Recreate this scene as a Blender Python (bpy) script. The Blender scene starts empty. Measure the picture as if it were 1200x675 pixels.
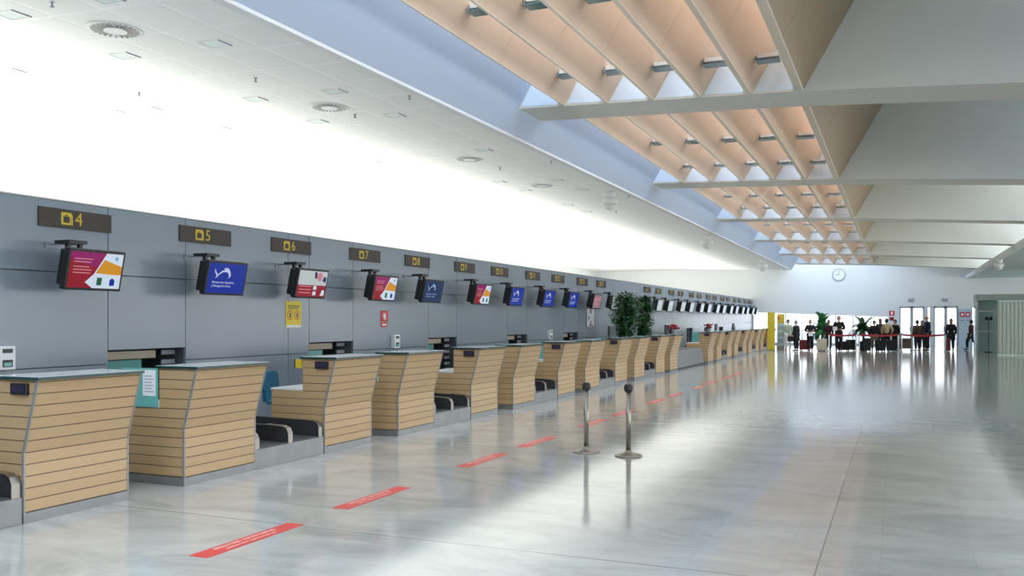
import bpy, bmesh, math, random
from mathutils import Vector, Matrix
random.seed(7)
SC = bpy.context.scene
COL = SC.collection
R = math.radians

# ------------------------------------------------------------------ camera model
F = 1040.0; TH = R(23.4); ST, CT = math.sin(TH), math.cos(TH); EYE = 1.65
def ray(px, py):
    a = (px-600)/F; v = (375-py)/F
    return Vector((a*CT-ST, a*ST+CT, v))
def P(px, py, X=None, Y=None, z=None):
    """point of the place seen at that spot of the photograph on the plane X=, Y= or z="""
    d = ray(px, py)
    if X is not None: t = X/d.x
    elif Y is not None: t = Y/d.y
    else: t = (z-EYE)/d.z
    return Vector((d.x*t, d.y*t, EYE+d.z*t))

cam = bpy.data.cameras.new('camera'); co = bpy.data.objects.new('camera', cam); COL.objects.link(co)
co.location = (0, 0, EYE); co.rotation_euler = (R(90), 0, TH)
cam.sensor_width = 36; cam.lens = 36*F/1200; cam.shift_y = 37.5/1200; cam.clip_end = 400
SC.camera = co

# ------------------------------------------------------------------ materials
def new_mat(name):
    m = bpy.data.materials.new(name); m.use_nodes = True
    return m, m.node_tree.nodes, m.node_tree.links, m.node_tree.nodes['Principled BSDF']
def M(name, col, rough=.5, metal=0., emit=None, es=0., noise=0.04, scale=6., alpha=1, trans=0., bump=0., spec=None, ior=None):
    m, N, L, B = new_mat(name)
    B.inputs['Roughness'].default_value = rough; B.inputs['Metallic'].default_value = metal
    if trans: B.inputs['Transmission Weight'].default_value = trans
    if spec is not None: B.inputs['Specular IOR Level'].default_value = spec
    if ior: B.inputs['IOR'].default_value = ior
    tc = N.new('ShaderNodeTexCoord'); n = N.new('ShaderNodeTexNoise'); n.inputs['Scale'].default_value = scale
    n.inputs['Detail'].default_value = 4
    L.new(tc.outputs['Object'], n.inputs['Vector'])
    mx = N.new('ShaderNodeMix'); mx.data_type = 'RGBA'
    c1 = [max(0, c*(1-noise)) for c in col]; c2 = [min(1, c*(1+noise)) for c in col]
    mx.inputs['A'].default_value = (*c1, 1); mx.inputs['B'].default_value = (*c2, 1)
    L.new(n.outputs['Fac'], mx.inputs['Factor']); L.new(mx.outputs['Result'], B.inputs['Base Color'])
    if emit:
        B.inputs['Emission Color'].default_value = (*emit, 1); B.inputs['Emission Strength'].default_value = es
    if bump:
        bp = N.new('ShaderNodeBump'); bp.inputs['Strength'].default_value = bump; bp.inputs['Distance'].default_value = .01
        L.new(n.outputs['Fac'], bp.inputs['Height']); L.new(bp.outputs['Normal'], B.inputs['Normal'])
    return m
def math_node(N, L, op, a, b=None, c=None):
    n = N.new('ShaderNodeMath'); n.operation = op
    for i, v in enumerate((a, b, c)):
        if v is None: continue
        if isinstance(v, (int, float)): n.inputs[i].default_value = v
        else: L.new(v, n.inputs[i])
    return n.outputs[0]

def floor_mat():
    m, N, L, B = new_mat('polished_marble')
    g = N.new('ShaderNodeNewGeometry'); sp = N.new('ShaderNodeSeparateXYZ'); L.new(g.outputs['Position'], sp.inputs[0])
    # veins and clouds
    n1 = N.new('ShaderNodeTexNoise'); n1.inputs['Scale'].default_value = .9; n1.inputs['Detail'].default_value = 8; n1.inputs['Roughness'].default_value = .65; n1.inputs['Distortion'].default_value = 1.2
    mp = N.new('ShaderNodeMapping'); mp.inputs['Scale'].default_value = (.7, 1.5, 1); mp.inputs['Rotation'].default_value = (0, 0, .5)
    L.new(g.outputs['Position'], mp.inputs[0]); L.new(mp.outputs[0], n1.inputs['Vector'])
    cr = N.new('ShaderNodeValToRGB'); e = cr.color_ramp.elements
    e[0].position = .33; e[0].color = (.33, .34, .33, 1); e[1].position = .62; e[1].color = (.53, .525, .485, 1)
    k = cr.color_ramp.elements.new(.5); k.color = (.46, .46, .43, 1)
    L.new(n1.outputs['Fac'], cr.inputs[0])
    # tiles: random tint for each slab + fine joint
    br = N.new('ShaderNodeTexBrick'); br.inputs['Scale'].default_value = 1; br.offset = .5
    br.inputs['Brick Width'].default_value = .9; br.inputs['Row Height'].default_value = .6
    br.inputs['Mortar Size'].default_value = .003; br.inputs['Color1'].default_value = (.92, .92, .92, 1); br.inputs['Color2'].default_value = (1, 1, 1, 1)
    br.inputs['Mortar'].default_value = (.84, .84, .84, 1)
    m2 = N.new('ShaderNodeMapping'); m2.inputs['Rotation'].default_value = (0, 0, math.pi/2); m2.inputs['Location'].default_value = (.25, .1, 0)
    L.new(g.outputs['Position'], m2.inputs[0]); L.new(m2.outputs[0], br.inputs['Vector'])
    mx = N.new('ShaderNodeMix'); mx.data_type = 'RGBA'; mx.blend_type = 'MULTIPLY'; mx.inputs['Factor'].default_value = 1
    L.new(cr.outputs[0], mx.inputs['A']); L.new(br.outputs['Color'], mx.inputs['B'])
    # expansion joints
    def line(coord, off, per, w):
        a = math_node(N, L, 'SUBTRACT', coord, off); a = math_node(N, L, 'PINGPONG', a, per/2)
        return math_node(N, L, 'LESS_THAN', a, w)
    jx = line(sp.outputs[0], -.485, 8.1, .006); jy = line(sp.outputs[1], 5.85, 8.228, .008)
    j = math_node(N, L, 'MAXIMUM', jx, jy)
    m3 = N.new('ShaderNodeMix'); m3.data_type = 'RGBA'; L.new(j, m3.inputs['Factor']); L.new(mx.outputs['Result'], m3.inputs['A']); m3.inputs['B'].default_value = (.22, .21, .2, 1)
    L.new(m3.outputs['Result'], B.inputs['Base Color'])
    n2 = N.new('ShaderNodeTexNoise'); n2.inputs['Scale'].default_value = 1.3; n2.inputs['Detail'].default_value = 6
    mr = N.new('ShaderNodeMapRange'); mr.inputs['To Min'].default_value = .07; mr.inputs['To Max'].default_value = .13
    L.new(n2.outputs['Fac'], mr.inputs['Value']); L.new(mr.outputs[0], B.inputs['Roughness'])
    B.inputs['IOR'].default_value = 1.6; B.inputs['Specular IOR Level'].default_value = .68
    n3 = N.new('ShaderNodeTexNoise'); n3.inputs['Scale'].default_value = 1.6; n3.inputs['Detail'].default_value = 2
    bp = N.new('ShaderNodeBump'); bp.inputs['Strength'].default_value = .06; bp.inputs['Distance'].default_value = .02
    L.new(n3.outputs['Fac'], bp.inputs['Height']); L.new(bp.outputs[0], B.inputs['Normal'])
    return m

def ceiling_mat(name, col, groove, tile=.655, tiley=.745, ox=-5.6, oy=6.92):
    m, N, L, B = new_mat(name)
    g = N.new('ShaderNodeNewGeometry'); sp = N.new('ShaderNodeSeparateXYZ'); L.new(g.outputs['Position'], sp.inputs[0])
    def d(c, off, tile):
        a = math_node(N, L, 'SUBTRACT', c, off); return math_node(N, L, 'PINGPONG', a, tile/2)
    dm = math_node(N, L, 'MINIMUM', d(sp.outputs[0], ox, tile), d(sp.outputs[1], oy, tiley))
    mr = N.new('ShaderNodeMapRange'); mr.inputs['From Min'].default_value = .012; mr.inputs['From Max'].default_value = .05
    mr.interpolation_type = 'SMOOTHSTEP'; L.new(dm, mr.inputs['Value'])
    mx = N.new('ShaderNodeMix'); mx.data_type = 'RGBA'; L.new(mr.outputs[0], mx.inputs['Factor'])
    mx.inputs['A'].default_value = (*groove, 1); mx.inputs['B'].default_value = (*col, 1)
    L.new(mx.outputs['Result'], B.inputs['Base Color']); B.inputs['Roughness'].default_value = .6
    bp = N.new('ShaderNodeBump'); bp.inputs['Strength'].default_value = .25; bp.inputs['Distance'].default_value = .02
    L.new(mr.outputs[0], bp.inputs['Height']); L.new(bp.outputs[0], B.inputs['Normal'])
    return m

def slat_mat():
    m, N, L, B = new_mat('slatted_maple')
    tc = N.new('ShaderNodeTexCoord'); sp = N.new('ShaderNodeSeparateXYZ'); L.new(tc.outputs['Object'], sp.inputs[0])
    z = math_node(N, L, 'SUBTRACT', sp.outputs[2], .09); a = math_node(N, L, 'PINGPONG', z, .04825)
    fac = N.new('ShaderNodeMapRange'); fac.inputs['From Min'].default_value = .0028; fac.inputs['From Max'].default_value = .0052
    L.new(a, fac.inputs['Value'])
    idx = math_node(N, L, 'FLOOR', math_node(N, L, 'DIVIDE', z, .0965))
    wn = N.new('ShaderNodeTexWhiteNoise'); wn.noise_dimensions = '1D'; L.new(idx, wn.inputs['W'])
    mp = N.new('ShaderNodeMapping'); mp.inputs['Scale'].default_value = (2.2, 2.2, 60); L.new(tc.outputs['Object'], mp.inputs[0])
    n = N.new('ShaderNodeTexNoise'); n.inputs['Scale'].default_value = 1.5; n.inputs['Detail'].default_value = 5; L.new(mp.outputs[0], n.inputs['Vector'])
    s = math_node(N, L, 'ADD', math_node(N, L, 'MULTIPLY', n.outputs['Fac'], .7), math_node(N, L, 'MULTIPLY', wn.outputs[0], .3))
    mx = N.new('ShaderNodeMix'); mx.data_type = 'RGBA'; L.new(s, mx.inputs['Factor'])
    mx.inputs['A'].default_value = (.44, .285, .14, 1); mx.inputs['B'].default_value = (.53, .37, .205, 1)
    m2 = N.new('ShaderNodeMix'); m2.data_type = 'RGBA'; L.new(fac.outputs[0], m2.inputs['Factor'])
    m2.inputs['A'].default_value = (.10, .06, .035, 1); L.new(mx.outputs['Result'], m2.inputs['B'])
    L.new(m2.outputs['Result'], B.inputs['Base Color']); B.inputs['Roughness'].default_value = .42
    bp = N.new('ShaderNodeBump'); bp.inputs['Strength'].default_value = .5; bp.inputs['Distance'].default_value = .006
    L.new(fac.outputs[0], bp.inputs['Height']); L.new(bp.outputs[0], B.inputs['Normal'])
    return m

MT = dict(
 floor=floor_mat(),
 ceil_left=ceiling_mat('white_ceiling_tiles', (.90, .92, .88), (.97, .98, .96)),
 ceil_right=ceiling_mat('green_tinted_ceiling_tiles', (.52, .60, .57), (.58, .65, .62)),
 slat=slat_mat(),
 wallgrey=M('grey_blue_panel', (.235, .29, .35), .24, 0, noise=.03, scale=.7, spec=.55),
 wallback=M('panel_joint_dark', (.10, .12, .14), .7),
 white=M('white_plaster', (.78, .80, .79), .65, noise=.02, scale=1.5),
 skylit=M('skylit_blue_white', (.74, .85, .97), .4, noise=.02),
 tealglass=M('blue_grey_lamp_glass', (.16, .27, .30), .12),
 beltred=M('red_webbing', (.36, .015, .015), .6, noise=.1, scale=20),
 concrete=M('painted_concrete', (.75, .745, .68), .7, noise=.05, scale=1.2),
 fascia=M('smooth_white_fascia', (.52, .61, .76), .55, noise=.03, scale=.6),
 trimwhite=M('white_metal_trim', (.72, .74, .73), .4),
 louver=M('peach_louver_board', (.72, .57, .44), .55, noise=.06, scale=.8),
 louveredge=M('cream_louver_edge', (.76, .68, .54), .5),
 louvershaded=M('shaded_outer_board', (.40, .30, .19), .6, noise=.05),  # louver board away from the skylight, its shade put into a darker colour
 steel=M('brushed_steel', (.36, .34, .30), .34, 1., noise=.12, scale=14),
 steelmat=M('worn_stainless_plinth', (.27, .275, .27), .42, .55, noise=.22, scale=5),
 chrome=M('bright_metal', (.78, .77, .74), .22, 1.),
 black=M('black_plastic', (.012, .013, .015), .35),
 rubber=M('dark_rubber', (.03, .03, .032), .55, noise=.2, scale=20),
 belt=M('conveyor_belt', (.055, .06, .062), .5, noise=.4, scale=25),
 glassedge=M('green_glass_edge', (.012, .05, .048), .15),
 glasstop=M('pale_glass_top', (.60, .64, .64), .08, spec=.8),
 desk=M('white_desk_laminate', (.70, .72, .72), .3),
 teal=M('teal_frosted_glass', (.16, .47, .45), .2, noise=.12, scale=2),
 paper=M('white_paper', (.85, .88, .92), .6),
 ink=M('grey_print', (.30, .33, .38), .6),
 blueplastic=M('petrol_blue_plastic', (.015, .13, .24), .35),
 signbrown=M('dark_brown_sign', (.045, .036, .030), .5),
 yellow=M('sign_yellow', (.64, .48, .03), .5),
 yellowpaper=M('yellow_notice', (.80, .66, .05), .5),
 red=M('red_tape', (.60, .03, .03), .4, noise=.12, scale=9),
 darkred=M('burgundy', (.20, .015, .03), .6),
 textpale=M('pale_lettering', (.75, .68, .55), .6),
 clockface=M('clock_face', (.84, .88, .88), .4),
 skin=M('skin', (.50, .29, .20), .5),
 hairdark=M('dark_hair', (.02, .014, .01), .6),
 hairgrey=M('grey_hair', (.32, .30, .28), .6),
 leaf=M('dark_leaf', (.03, .115, .035), .45, noise=.5, scale=9),
 palmleaf=M('palm_leaf', (.05, .26, .08), .45, noise=.5, scale=9),
 bark=M('bark', (.12, .08, .05), .8, noise=.3),
 terracotta=M('grey_plastic_pot', (.30, .31, .30), .5),
 flowerred=M('red_petals', (.26, .008, .02), .5, noise=.3),
 suitblack=M('black_fabric', (.006, .007, .010), .7),
 suitbeige=M('beige_fabric', (.55, .50, .40), .7),
 suitbrown=M('brown_leather', (.14, .10, .07), .6),
 greenpanel=M('pale_green_panel', (.66, .78, .74), .4),
 slatpale=M('pale_ribbed_screen', (.50, .57, .53), .45),
 headgrey=M('grey_green_header', (.33, .38, .36), .5),
 bluegrey=M('light_blue_board', (.48, .60, .70), .4),
 trimgrey=M('grey_corner_trim', (.30, .29, .27), .4, .3),
 frame=M('aluminium_frame', (.50, .52, .53), .4, .4),
 wood2=M('beige_wood_bar', (.60, .52, .40), .5),
 darkint=M('dark_recess', (.09, .10, .11), .7),
 ground=M('pale_paving_outside', (.80, .80, .78), .8),
)
def glass(name, col, rough=.03):
    m, N, L, B = new_mat(name)
    B.inputs['Base Color'].default_value = (*col, 1); B.inputs['Roughness'].default_value = rough
    B.inputs['Transmission Weight'].default_value = 1; B.inputs['IOR'].default_value = 1.1
    n = N.new('ShaderNodeTexNoise'); n.inputs['Scale'].default_value = 3
    mr = N.new('ShaderNodeMapRange'); mr.inputs['To Min'].default_value = rough; mr.inputs['To Max'].default_value = rough+.03
    L.new(n.outputs['Fac'], mr.inputs['Value']); L.new(mr.outputs[0], B.inputs['Roughness'])
    return m
MT['glass'] = glass('clear_glass', (.95, .98, .98)); MT['glassgreen'] = glass('green_glass', (.80, .92, .89)); MT['glasslamp'] = glass('lamp_glass', (.55, .75, .80), .1)
def E(name, col, s=1.0):
    return M(name, tuple(c*.06 for c in col), .25, emit=tuple(c*.95 for c in col), es=s*.62, spec=.3)
for k, c, s in (('s_red', (.36, .008, .025), 1.1), ('s_purple', (.35, .01, .16), 1.1), ('s_white', (.70, .82, .95), 1.3), ('s_orange', (.85, .36, .02), 1.1),
                ('s_blue', (.002, .03, .40), 1.1), ('s_navy', (.004, .03, .13), 1.0), ('s_pale', (.60, .66, .68), 1.2), ('s_pink', (.42, .30, .33), 1.0),
                ('s_text', (.62, .72, .95), 1.2), ('s_green', (.01, .16, .08), 1), ('s_cyan', (.30, .45, .80), 1.1), ('s_rose', (.80, .30, .38), 1.0), ('s_lamp', (1., .98, .95), 3.), ('s_led', (.05, .04, .12), .7)):
    MT[k] = E(k, c, s)
for k, c in (('c_black', (.006, .006, .008)), ('c_navy', (.008, .013, .04)), ('c_char', (.014, .014, .017)), ('c_brown', (.075, .05, .03)), ('c_beige', (.50, .40, .26)),
             ('c_red', (.09, .012, .012)), ('c_green', (.42, .52, .44)), ('c_dkgrey', (.07, .07, .08)), ('c_khaki', (.20, .16, .11)), ('c_white', (.75, .75, .75)), ('c_wine', (.035, .008, .012))):
    MT[k] = M(k.replace('c_', 'cloth_'), c, .8, noise=.15, scale=12)

# ------------------------------------------------------------------ mesh builder
class MB:
    def __init__(s): s.bm = bmesh.new(); s.mi = 0
    def mat(s, i): s.mi = i; return s
    def poly(s, vs):
        f = s.bm.faces.new([s.bm.verts.new(v) for v in vs]); f.material_index = s.mi; return f
    def box(s, x0, x1, y0, y1, z0, z1, bev=0):
        if x0 > x1: x0, x1 = x1, x0
        if y0 > y1: y0, y1 = y1, y0
        if z0 > z1: z0, z1 = z1, z0
        v = [s.bm.verts.new(p) for p in ((x0,y0,z0),(x1,y0,z0),(x1,y1,z0),(x0,y1,z0),(x0,y0,z1),(x1,y0,z1),(x1,y1,z1),(x0,y1,z1))]
        fs = []
        for q in ((3,2,1,0),(4,5,6,7),(0,1,5,4),(1,2,6,5),(2,3,7,6),(3,0,4,7)):
            f = s.bm.faces.new([v[i] for i in q]); f.material_index = s.mi; fs.append(f)
        if bev:
            es = list({e for f in fs for e in f.edges})
            r = bmesh.ops.bevel(s.bm, geom=es, offset=bev, segments=2, affect='EDGES', profile=.5)
            for f in r['faces']: f.material_index = s.mi
        return s
    def prism(s, pts, axis, a, b):
        """polygon in the plane normal to axis, extruded a..b. axis y: pts (x,z); x: (y,z); z: (x,y)"""
        def mk(p, t):
            return {'y': (p[0], t, p[1]), 'x': (t, p[0], p[1]), 'z': (p[0], p[1], t)}[axis]
        A = [s.bm.verts.new(mk(p, a)) for p in pts]; B = [s.bm.verts.new(mk(p, b)) for p in pts]; n = len(pts)
        fs = [s.bm.faces.new(A), s.bm.faces.new(B[::-1])]
        for i in range(n): fs.append(s.bm.faces.new((A[(i+1) % n], A[i], B[i], B[(i+1) % n])))
        for f in fs: f.material_index = s.mi
        return s
    def cone(s, c, r0, r1, h, seg=20, axis='z'):
        c = Vector(c); A = []; B = []
        for i in range(seg):
            t = 2*math.pi*i/seg; u, w = math.cos(t), math.sin(t)
            def mk(r, d):
                return {'z': Vector((r*u, r*w, d)), 'x': Vector((d, r*u, r*w)), 'y': Vector((r*w, d, r*u))}[axis]+c
            A.append(s.bm.verts.new(mk(r0, 0))); B.append(s.bm.verts.new(mk(r1, h)))
        fs = [s.bm.faces.new(A[::-1]), s.bm.faces.new(B)]
        for i in range(seg):
            f = s.bm.faces.new((A[i], A[(i+1) % seg], B[(i+1) % seg], B[i])); f.smooth = True; fs.append(f)
        for f in fs: f.material_index = s.mi
        return s
    def lathe(s, prof, c=(0,0,0), seg=24, sx=1, sy=1):
        c = Vector(c); rings = []
        for r, z in prof:
            rings.append([s.bm.verts.new((c.x+max(r, .0004)*sx*math.cos(2*math.pi*i/seg), c.y+max(r, .0004)*sy*math.sin(2*math.pi*i/seg), c.z+z)) for i in range(seg)])
        for a, b in zip(rings, rings[1:]):
            for i in range(seg):
                f = s.bm.faces.new((a[i], a[(i+1) % seg], b[(i+1) % seg], b[i])); f.smooth = True; f.material_index = s.mi
        for rg, rev in ((rings[0], True), (rings[-1], False)):
            f = s.bm.faces.new(rg[::-1] if rev else rg); f.material_index = s.mi
        return s
    def tube(s, pts, rads, seg=8):
        pts = [Vector(p) for p in pts]
        if not isinstance(rads, (list, tuple)): rads = [rads]*len(pts)
        rings = []
        for i, p in enumerate(pts):
            d = (pts[min(i+1, len(pts)-1)]-pts[max(i-1, 0)]).normalized()
            up = Vector((0, 0, 1)) if abs(d.z) < .9 else Vector((1, 0, 0))
            u = d.cross(up).normalized(); w = d.cross(u)
            rings.append([s.bm.verts.new(p+rads[i]*(u*math.cos(2*math.pi*k/seg)+w*math.sin(2*math.pi*k/seg))) for k in range(seg)])
        for a, b in zip(rings, rings[1:]):
            for i in range(seg):
                f = s.bm.faces.new((a[i], a[(i+1) % seg], b[(i+1) % seg], b[i])); f.smooth = True; f.material_index = s.mi
        for rg in (rings[0], rings[-1]):
            f = s.bm.faces.new(rg); f.material_index = s.mi
        return s
    def ball(s, c, rx, ry=None, rz=None, seg=14, rings=9, rot=None):
        ry = ry or rx; rz = rz or rx
        r = bmesh.ops.create_uvsphere(s.bm, u_segments=seg, v_segments=rings, radius=1)
        m = Matrix.Translation(c) @ (rot or Matrix.Identity(4)) @ Matrix.Diagonal((rx, ry, rz, 1))
        bmesh.ops.transform(s.bm, matrix=m, verts=r['verts'])
        for v in r['verts']:
            for f in v.link_faces: f.smooth = True; f.material_index = s.mi
        return s
    def build(s, name, mats, parent=None, loc=None):
        bmesh.ops.recalc_face_normals(s.bm, faces=s.bm.faces[:])
        me = bpy.data.meshes.new(name); s.bm.to_mesh(me); s.bm.free()
        if not isinstance(mats, (list, tuple)): mats = [mats]
        for m in mats: me.materials.append(MT[m] if isinstance(m, str) else m)
        o = bpy.data.objects.new(name, me); COL.objects.link(o)
        if parent: o.parent = parent
        if loc: o.location = loc
        return o
def tag(o, label=None, cat=None, group=None, kind=None):
    if label: o['label'] = label
    if cat: o['category'] = cat
    if group: o['group'] = group
    if kind: o['kind'] = kind
    return o
def empty(name, loc=(0,0,0), rz=0, label=None, cat=None, group=None):
    o = bpy.data.objects.new(name, None); COL.objects.link(o); o.location = loc; o.rotation_euler = (0, 0, rz); o.empty_display_size = .2
    return tag(o, label, cat, group)
KIDS = {}
def copy_tree(o, loc=None, label=None, parent=None, rz=None):
    c = o.copy(); COL.objects.link(c)
    if parent: c.parent = parent
    if loc is not None: c.location = loc
    if rz is not None: c.rotation_euler = (0, 0, rz)
    if label: c['label'] = label
    for ch in list(o.children): copy_tree(ch, parent=c)
    return c
def struct(o, kind='structure'): o['kind'] = kind; return o
FONT_CACHE = {}
def text_mesh(name, s, size, mat, parent, loc, rot=(R(90), 0, R(90)), align='CENTER', ext=.001, sx=1.):
    cu = bpy.data.curves.new(name, 'FONT'); cu.body = s; cu.size = size; cu.align_x = align; cu.align_y = 'CENTER'; cu.extrude = ext; cu.resolution_u = 2
    t = bpy.data.objects.new(name+'_tmp', cu); COL.objects.link(t)
    bpy.context.view_layer.update()
    me = bpy.data.meshes.new_from_object(t.evaluated_get(bpy.context.evaluated_depsgraph_get()))
    bpy.data.objects.remove(t); me.name = name; me.materials.clear(); me.materials.append(MT[mat])
    o = bpy.data.objects.new(name, me); COL.objects.link(o); o.parent = parent; o.location = loc; o.rotation_euler = rot; o.scale = (sx, 1, 1)
    return o
ORD = ['first','second','third','fourth','fifth','sixth','seventh','eighth','ninth','tenth','eleventh','twelfth','thirteenth','fourteenth','fifteenth',
       'sixteenth','seventeenth','eighteenth','nineteenth','twentieth','twenty-first','twenty-second','twenty-third','twenty-fourth','twenty-fifth','twenty-sixth']

# ------------------------------------------------------------------ key dimensions
XW = -8.985; WTOP = EYE+1.396; YF = 62.0
B0 = 12.68; BAY = 8.228; BT = .93; NB = 6       # beams
PER = 4.114                                     # pair of counters
XC = -6.47                                      # counter front
XL0 = -4.613; DXL = .69; XR = -1.163            # louvers
LEAN = .573
def HL(X):                                      # underside of the roof grid over the floor
    return EYE + 3.125 + (.036*(XR-X) if X < XR else -.063*(X-XR))
XFU, ZFU = -5.37, HL(-5.37); XFB, ZFB = -5.585, EYE+2.90
YEND = B0+5*BAY                                  # the roof grid stops at the last beam
def HC(X): return ZFB+.036*(XFB-X)               # left ceiling

# ------------------------------------------------------------------ setting
struct(MB().box(-20, 18, -8, YF+.2, -.2, 0).build('floor', 'floor'))
struct(MB().box(-60, 60, YF+.2, YF+60, -.3, -.02).build('ground', 'ground'))

# left ceiling (sloping slightly) with the low void over the back office
m = MB(); xs = (XFB, -20.1)
m.prism([(xs[0], HC(xs[0])), (xs[1], HC(xs[1])), (xs[1], HC(xs[1])+.25), (xs[0], HC(xs[0])+.25)], 'y', -8, YEND)
struct(m.build('ceiling', 'ceil_left'))
# fascia, leaning, between the ceiling and the glazed roof
T = 1.9
m = MB(); m.prism([(XFB, ZFB), (XFU, ZFU), (XFU+LEAN*T, ZFU+T), (XFU+LEAN*T-.14, ZFU+T), (XFU-.14, ZFU), (XFB-.12, ZFB)], 'y', -8, YEND)
struct(m.build('wall_fascia', 'fascia'))
m = MB(); m.box(XFB-.10, XFB+.015, -8, YEND, ZFB-.012, ZFB+.035); struct(m.build('trim_1', 'trimwhite'))

# beams
ZT = EYE+5.7
for k in range(-1, NB):
    y0 = B0+k*BAY
    m = MB(); xr = 4.0
    m.prism([(XFU, HL(XFU)), (XR, HL(XR)), (xr, HL(xr)), (6.5, HL(xr)+.04), (6.5, ZT), (XR+.9, ZT), (XR+.6, ZFU+T+.15), (XFU+LEAN*T, ZFU+T+.15)], 'y', y0, y0+BT)
    struct(m.build('ceiling_beam', 'concrete'))
struct(MB().box(XR+.6, 4.2, -8, YEND+BT, ZT, ZT+.2).build('ceiling_right_bay', 'concrete'))
# louvers, each bay its own boards
LH = 1.15
for k in range(0, NB):
    ya, yb = B0+(k-1)*BAY+BT, B0+k*BAY
    for i in range(6):
        xb = XL0+i*DXL; zb = HL(xb); last = i == 5
        h = ZT-zb if last else LH
        w = .10 if not last else .13
        m = MB(); n = 3; seg = (yb-ya)/n
        m.mat(0)
        for q in range(n):
            a = ya+q*seg+.004; b = ya+(q+1)*seg-.004
            # right/under side board, core and edge strip
            m.mat(0 if not last else 2); m.prism([(xb, zb+.012), (xb+LEAN*h, zb+h), (xb+LEAN*h-.02, zb+h), (xb-.02, zb+.012)], 'y', a, b)
        m.mat(1); wy = w*LEAN; m.prism([(xb, zb), (xb+.008, zb+.014), (xb-w+.008, zb+wy+.014), (xb-w, zb+wy)], 'y', ya, yb)
        m.mat(0); m.prism([(xb-.013, zb+.024), (xb+LEAN*h-.021, zb+h), (xb+LEAN*h-w, zb+h), (xb-w+.008, zb+wy+.015)], 'y', ya, yb)
        struct(m.build('ceiling_louver', ['louver', 'louveredge', 'louvershaded']))
# sky light painted by added infill plates on the beam faces between the louvers
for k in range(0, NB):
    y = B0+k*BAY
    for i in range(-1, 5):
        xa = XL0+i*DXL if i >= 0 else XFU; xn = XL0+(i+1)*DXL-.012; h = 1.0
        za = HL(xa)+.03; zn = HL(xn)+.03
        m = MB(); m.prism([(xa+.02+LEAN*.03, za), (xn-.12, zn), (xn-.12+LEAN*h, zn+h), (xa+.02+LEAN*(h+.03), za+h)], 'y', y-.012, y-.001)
        struct(m.build('ceiling_skylit_plate', 'skylit'))
# glazing over the louvers: thin bars and glass
m = MB()
zg = ZFU+T+.25
for k in range(-1, NB):
    for q in range(4):
        y = B0+k*BAY+BT+.5+q*1.8
        if y < YEND: m.box(XFU+LEAN*T-.1, XR+.7, y, y+.06, zg, zg+.08)
struct(m.build('ceiling_glazing_bar', 'trimwhite'))

# right fascia + lower right ceiling
m = MB(); zf = EYE+2.58
m.box(4.0, 4.16, -8, YF, zf, HL(4.0)-.005); struct(m.build('trim_2', 'white'))
struct(MB().box(6.6, 6.8, -8, YF, zf+.25, ZT+.3).build('wall_roof_well', 'white'))
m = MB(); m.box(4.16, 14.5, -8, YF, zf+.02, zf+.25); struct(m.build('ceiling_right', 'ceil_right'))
# far void roof: closed at the sides, open strip added to light far wall
m = MB(); zv = EYE+5.2
m.box(-20, -6.5, YEND, YF+.2, HC(-9)+.5, HC(-9)+.7); m.box(-.5, 6.6, YEND+BT, YF+.2, zv, zv+.2)
struct(m.build('ceiling_far_bay', 'white'))

# left grey panel wall with luggage hatches
def WY(w): return w*11.093-3.888
def hatchY(j): return 8.126-PER+PER*j, 9.435-PER+PER*j
ZB0, ZB1 = .30, 1.27
hatches = [hatchY(j) for j in range(0, 6)]+[(33.1+j*PER, 34.4+j*PER) for j in range(0, 6)]
m = MB(); g = .006; y = -8.0
edges = [(y, False)]
cuts = []
for a, b in hatches: cuts.append((a, b))
def panel(a, b, z0, z1): m.box(XW-.04, XW, a+g, b-g, z0+g, z1-g)
ZJ = 2.21
prev = -8.0
for a, b in cuts:
    # plain bay prev..a, split once when wide
    pieces = [(prev, a)] if a-prev < 3.2 else [(prev, (prev+a)/2), ((prev+a)/2, a)]
    if abs(a-12.24) < .1: pieces = [(prev, a-.55), (a-.55, a)]
    for p, q in pieces:
        panel(p, q, 0, 1.10); panel(p, q, 1.10, ZJ); panel(p, q, ZJ, WTOP)
    panel(a, b, 0, ZB0); panel(a, b, ZB1, ZJ); panel(a, b, ZJ, WTOP)
    prev = b
for p, q in ((prev, prev+2.2), (prev+2.2, YF)):
    panel(p, q, 0, 1.10); panel(p, q, 1.10, ZJ); panel(p, q, ZJ, WTOP)
m.mat(1); prev = -8.0
for a, b in cuts+[(YF, YF)]:
    m.box(XW-.20, XW-.041, prev, a, 0, WTOP-.02)
    if b > a: m.box(XW-.20, XW-.041, a, b, 0, ZB0); m.box(XW-.20, XW-.041, a, b, ZB1, WTOP-.02)
    prev = b
m.mat(2); m.box(XW-.22, XW+.004, -8, YF, WTOP, WTOP+.015)
struct(m.build('wall_left', ['wallgrey', 'wallback', 'frame']))
HNUM = 0
for a, b in cuts:   # the recess seen through each hatch
    m = MB(); x0, x1 = XW-.85, XW-.20
    m.mat(0); m.box(x0, x0+.02, a, b, ZB0-.02, ZB1+.02); m.box(x0, x1, a-.02, a, ZB0, ZB1); m.box(x0, x1, b, b+.02, ZB0, ZB1)
    m.box(x0, x1, a, b, ZB1, ZB1+.02); m.box(x0, x1, a, b, ZB0-.02, ZB0)
    m.mat(1); m.box(XW-.32, XW-.24, a+.01, b-.30, ZB1-.13, ZB1-.03)
    m.mat(2); m.box(XW-.36, XW-.34, a+.01, b-.45, ZB1-.34, ZB1-.15)
    m.mat(3)
    for q in range(7): m.box(XW-.19, XW-.17, b-.26, b-.02, ZB0+.1+q*.13, ZB0+.16+q*.13)
    struct(m.build('wall_hatch_recess', ['darkint', 'wood2', 'teal', 'ink']))

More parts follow.
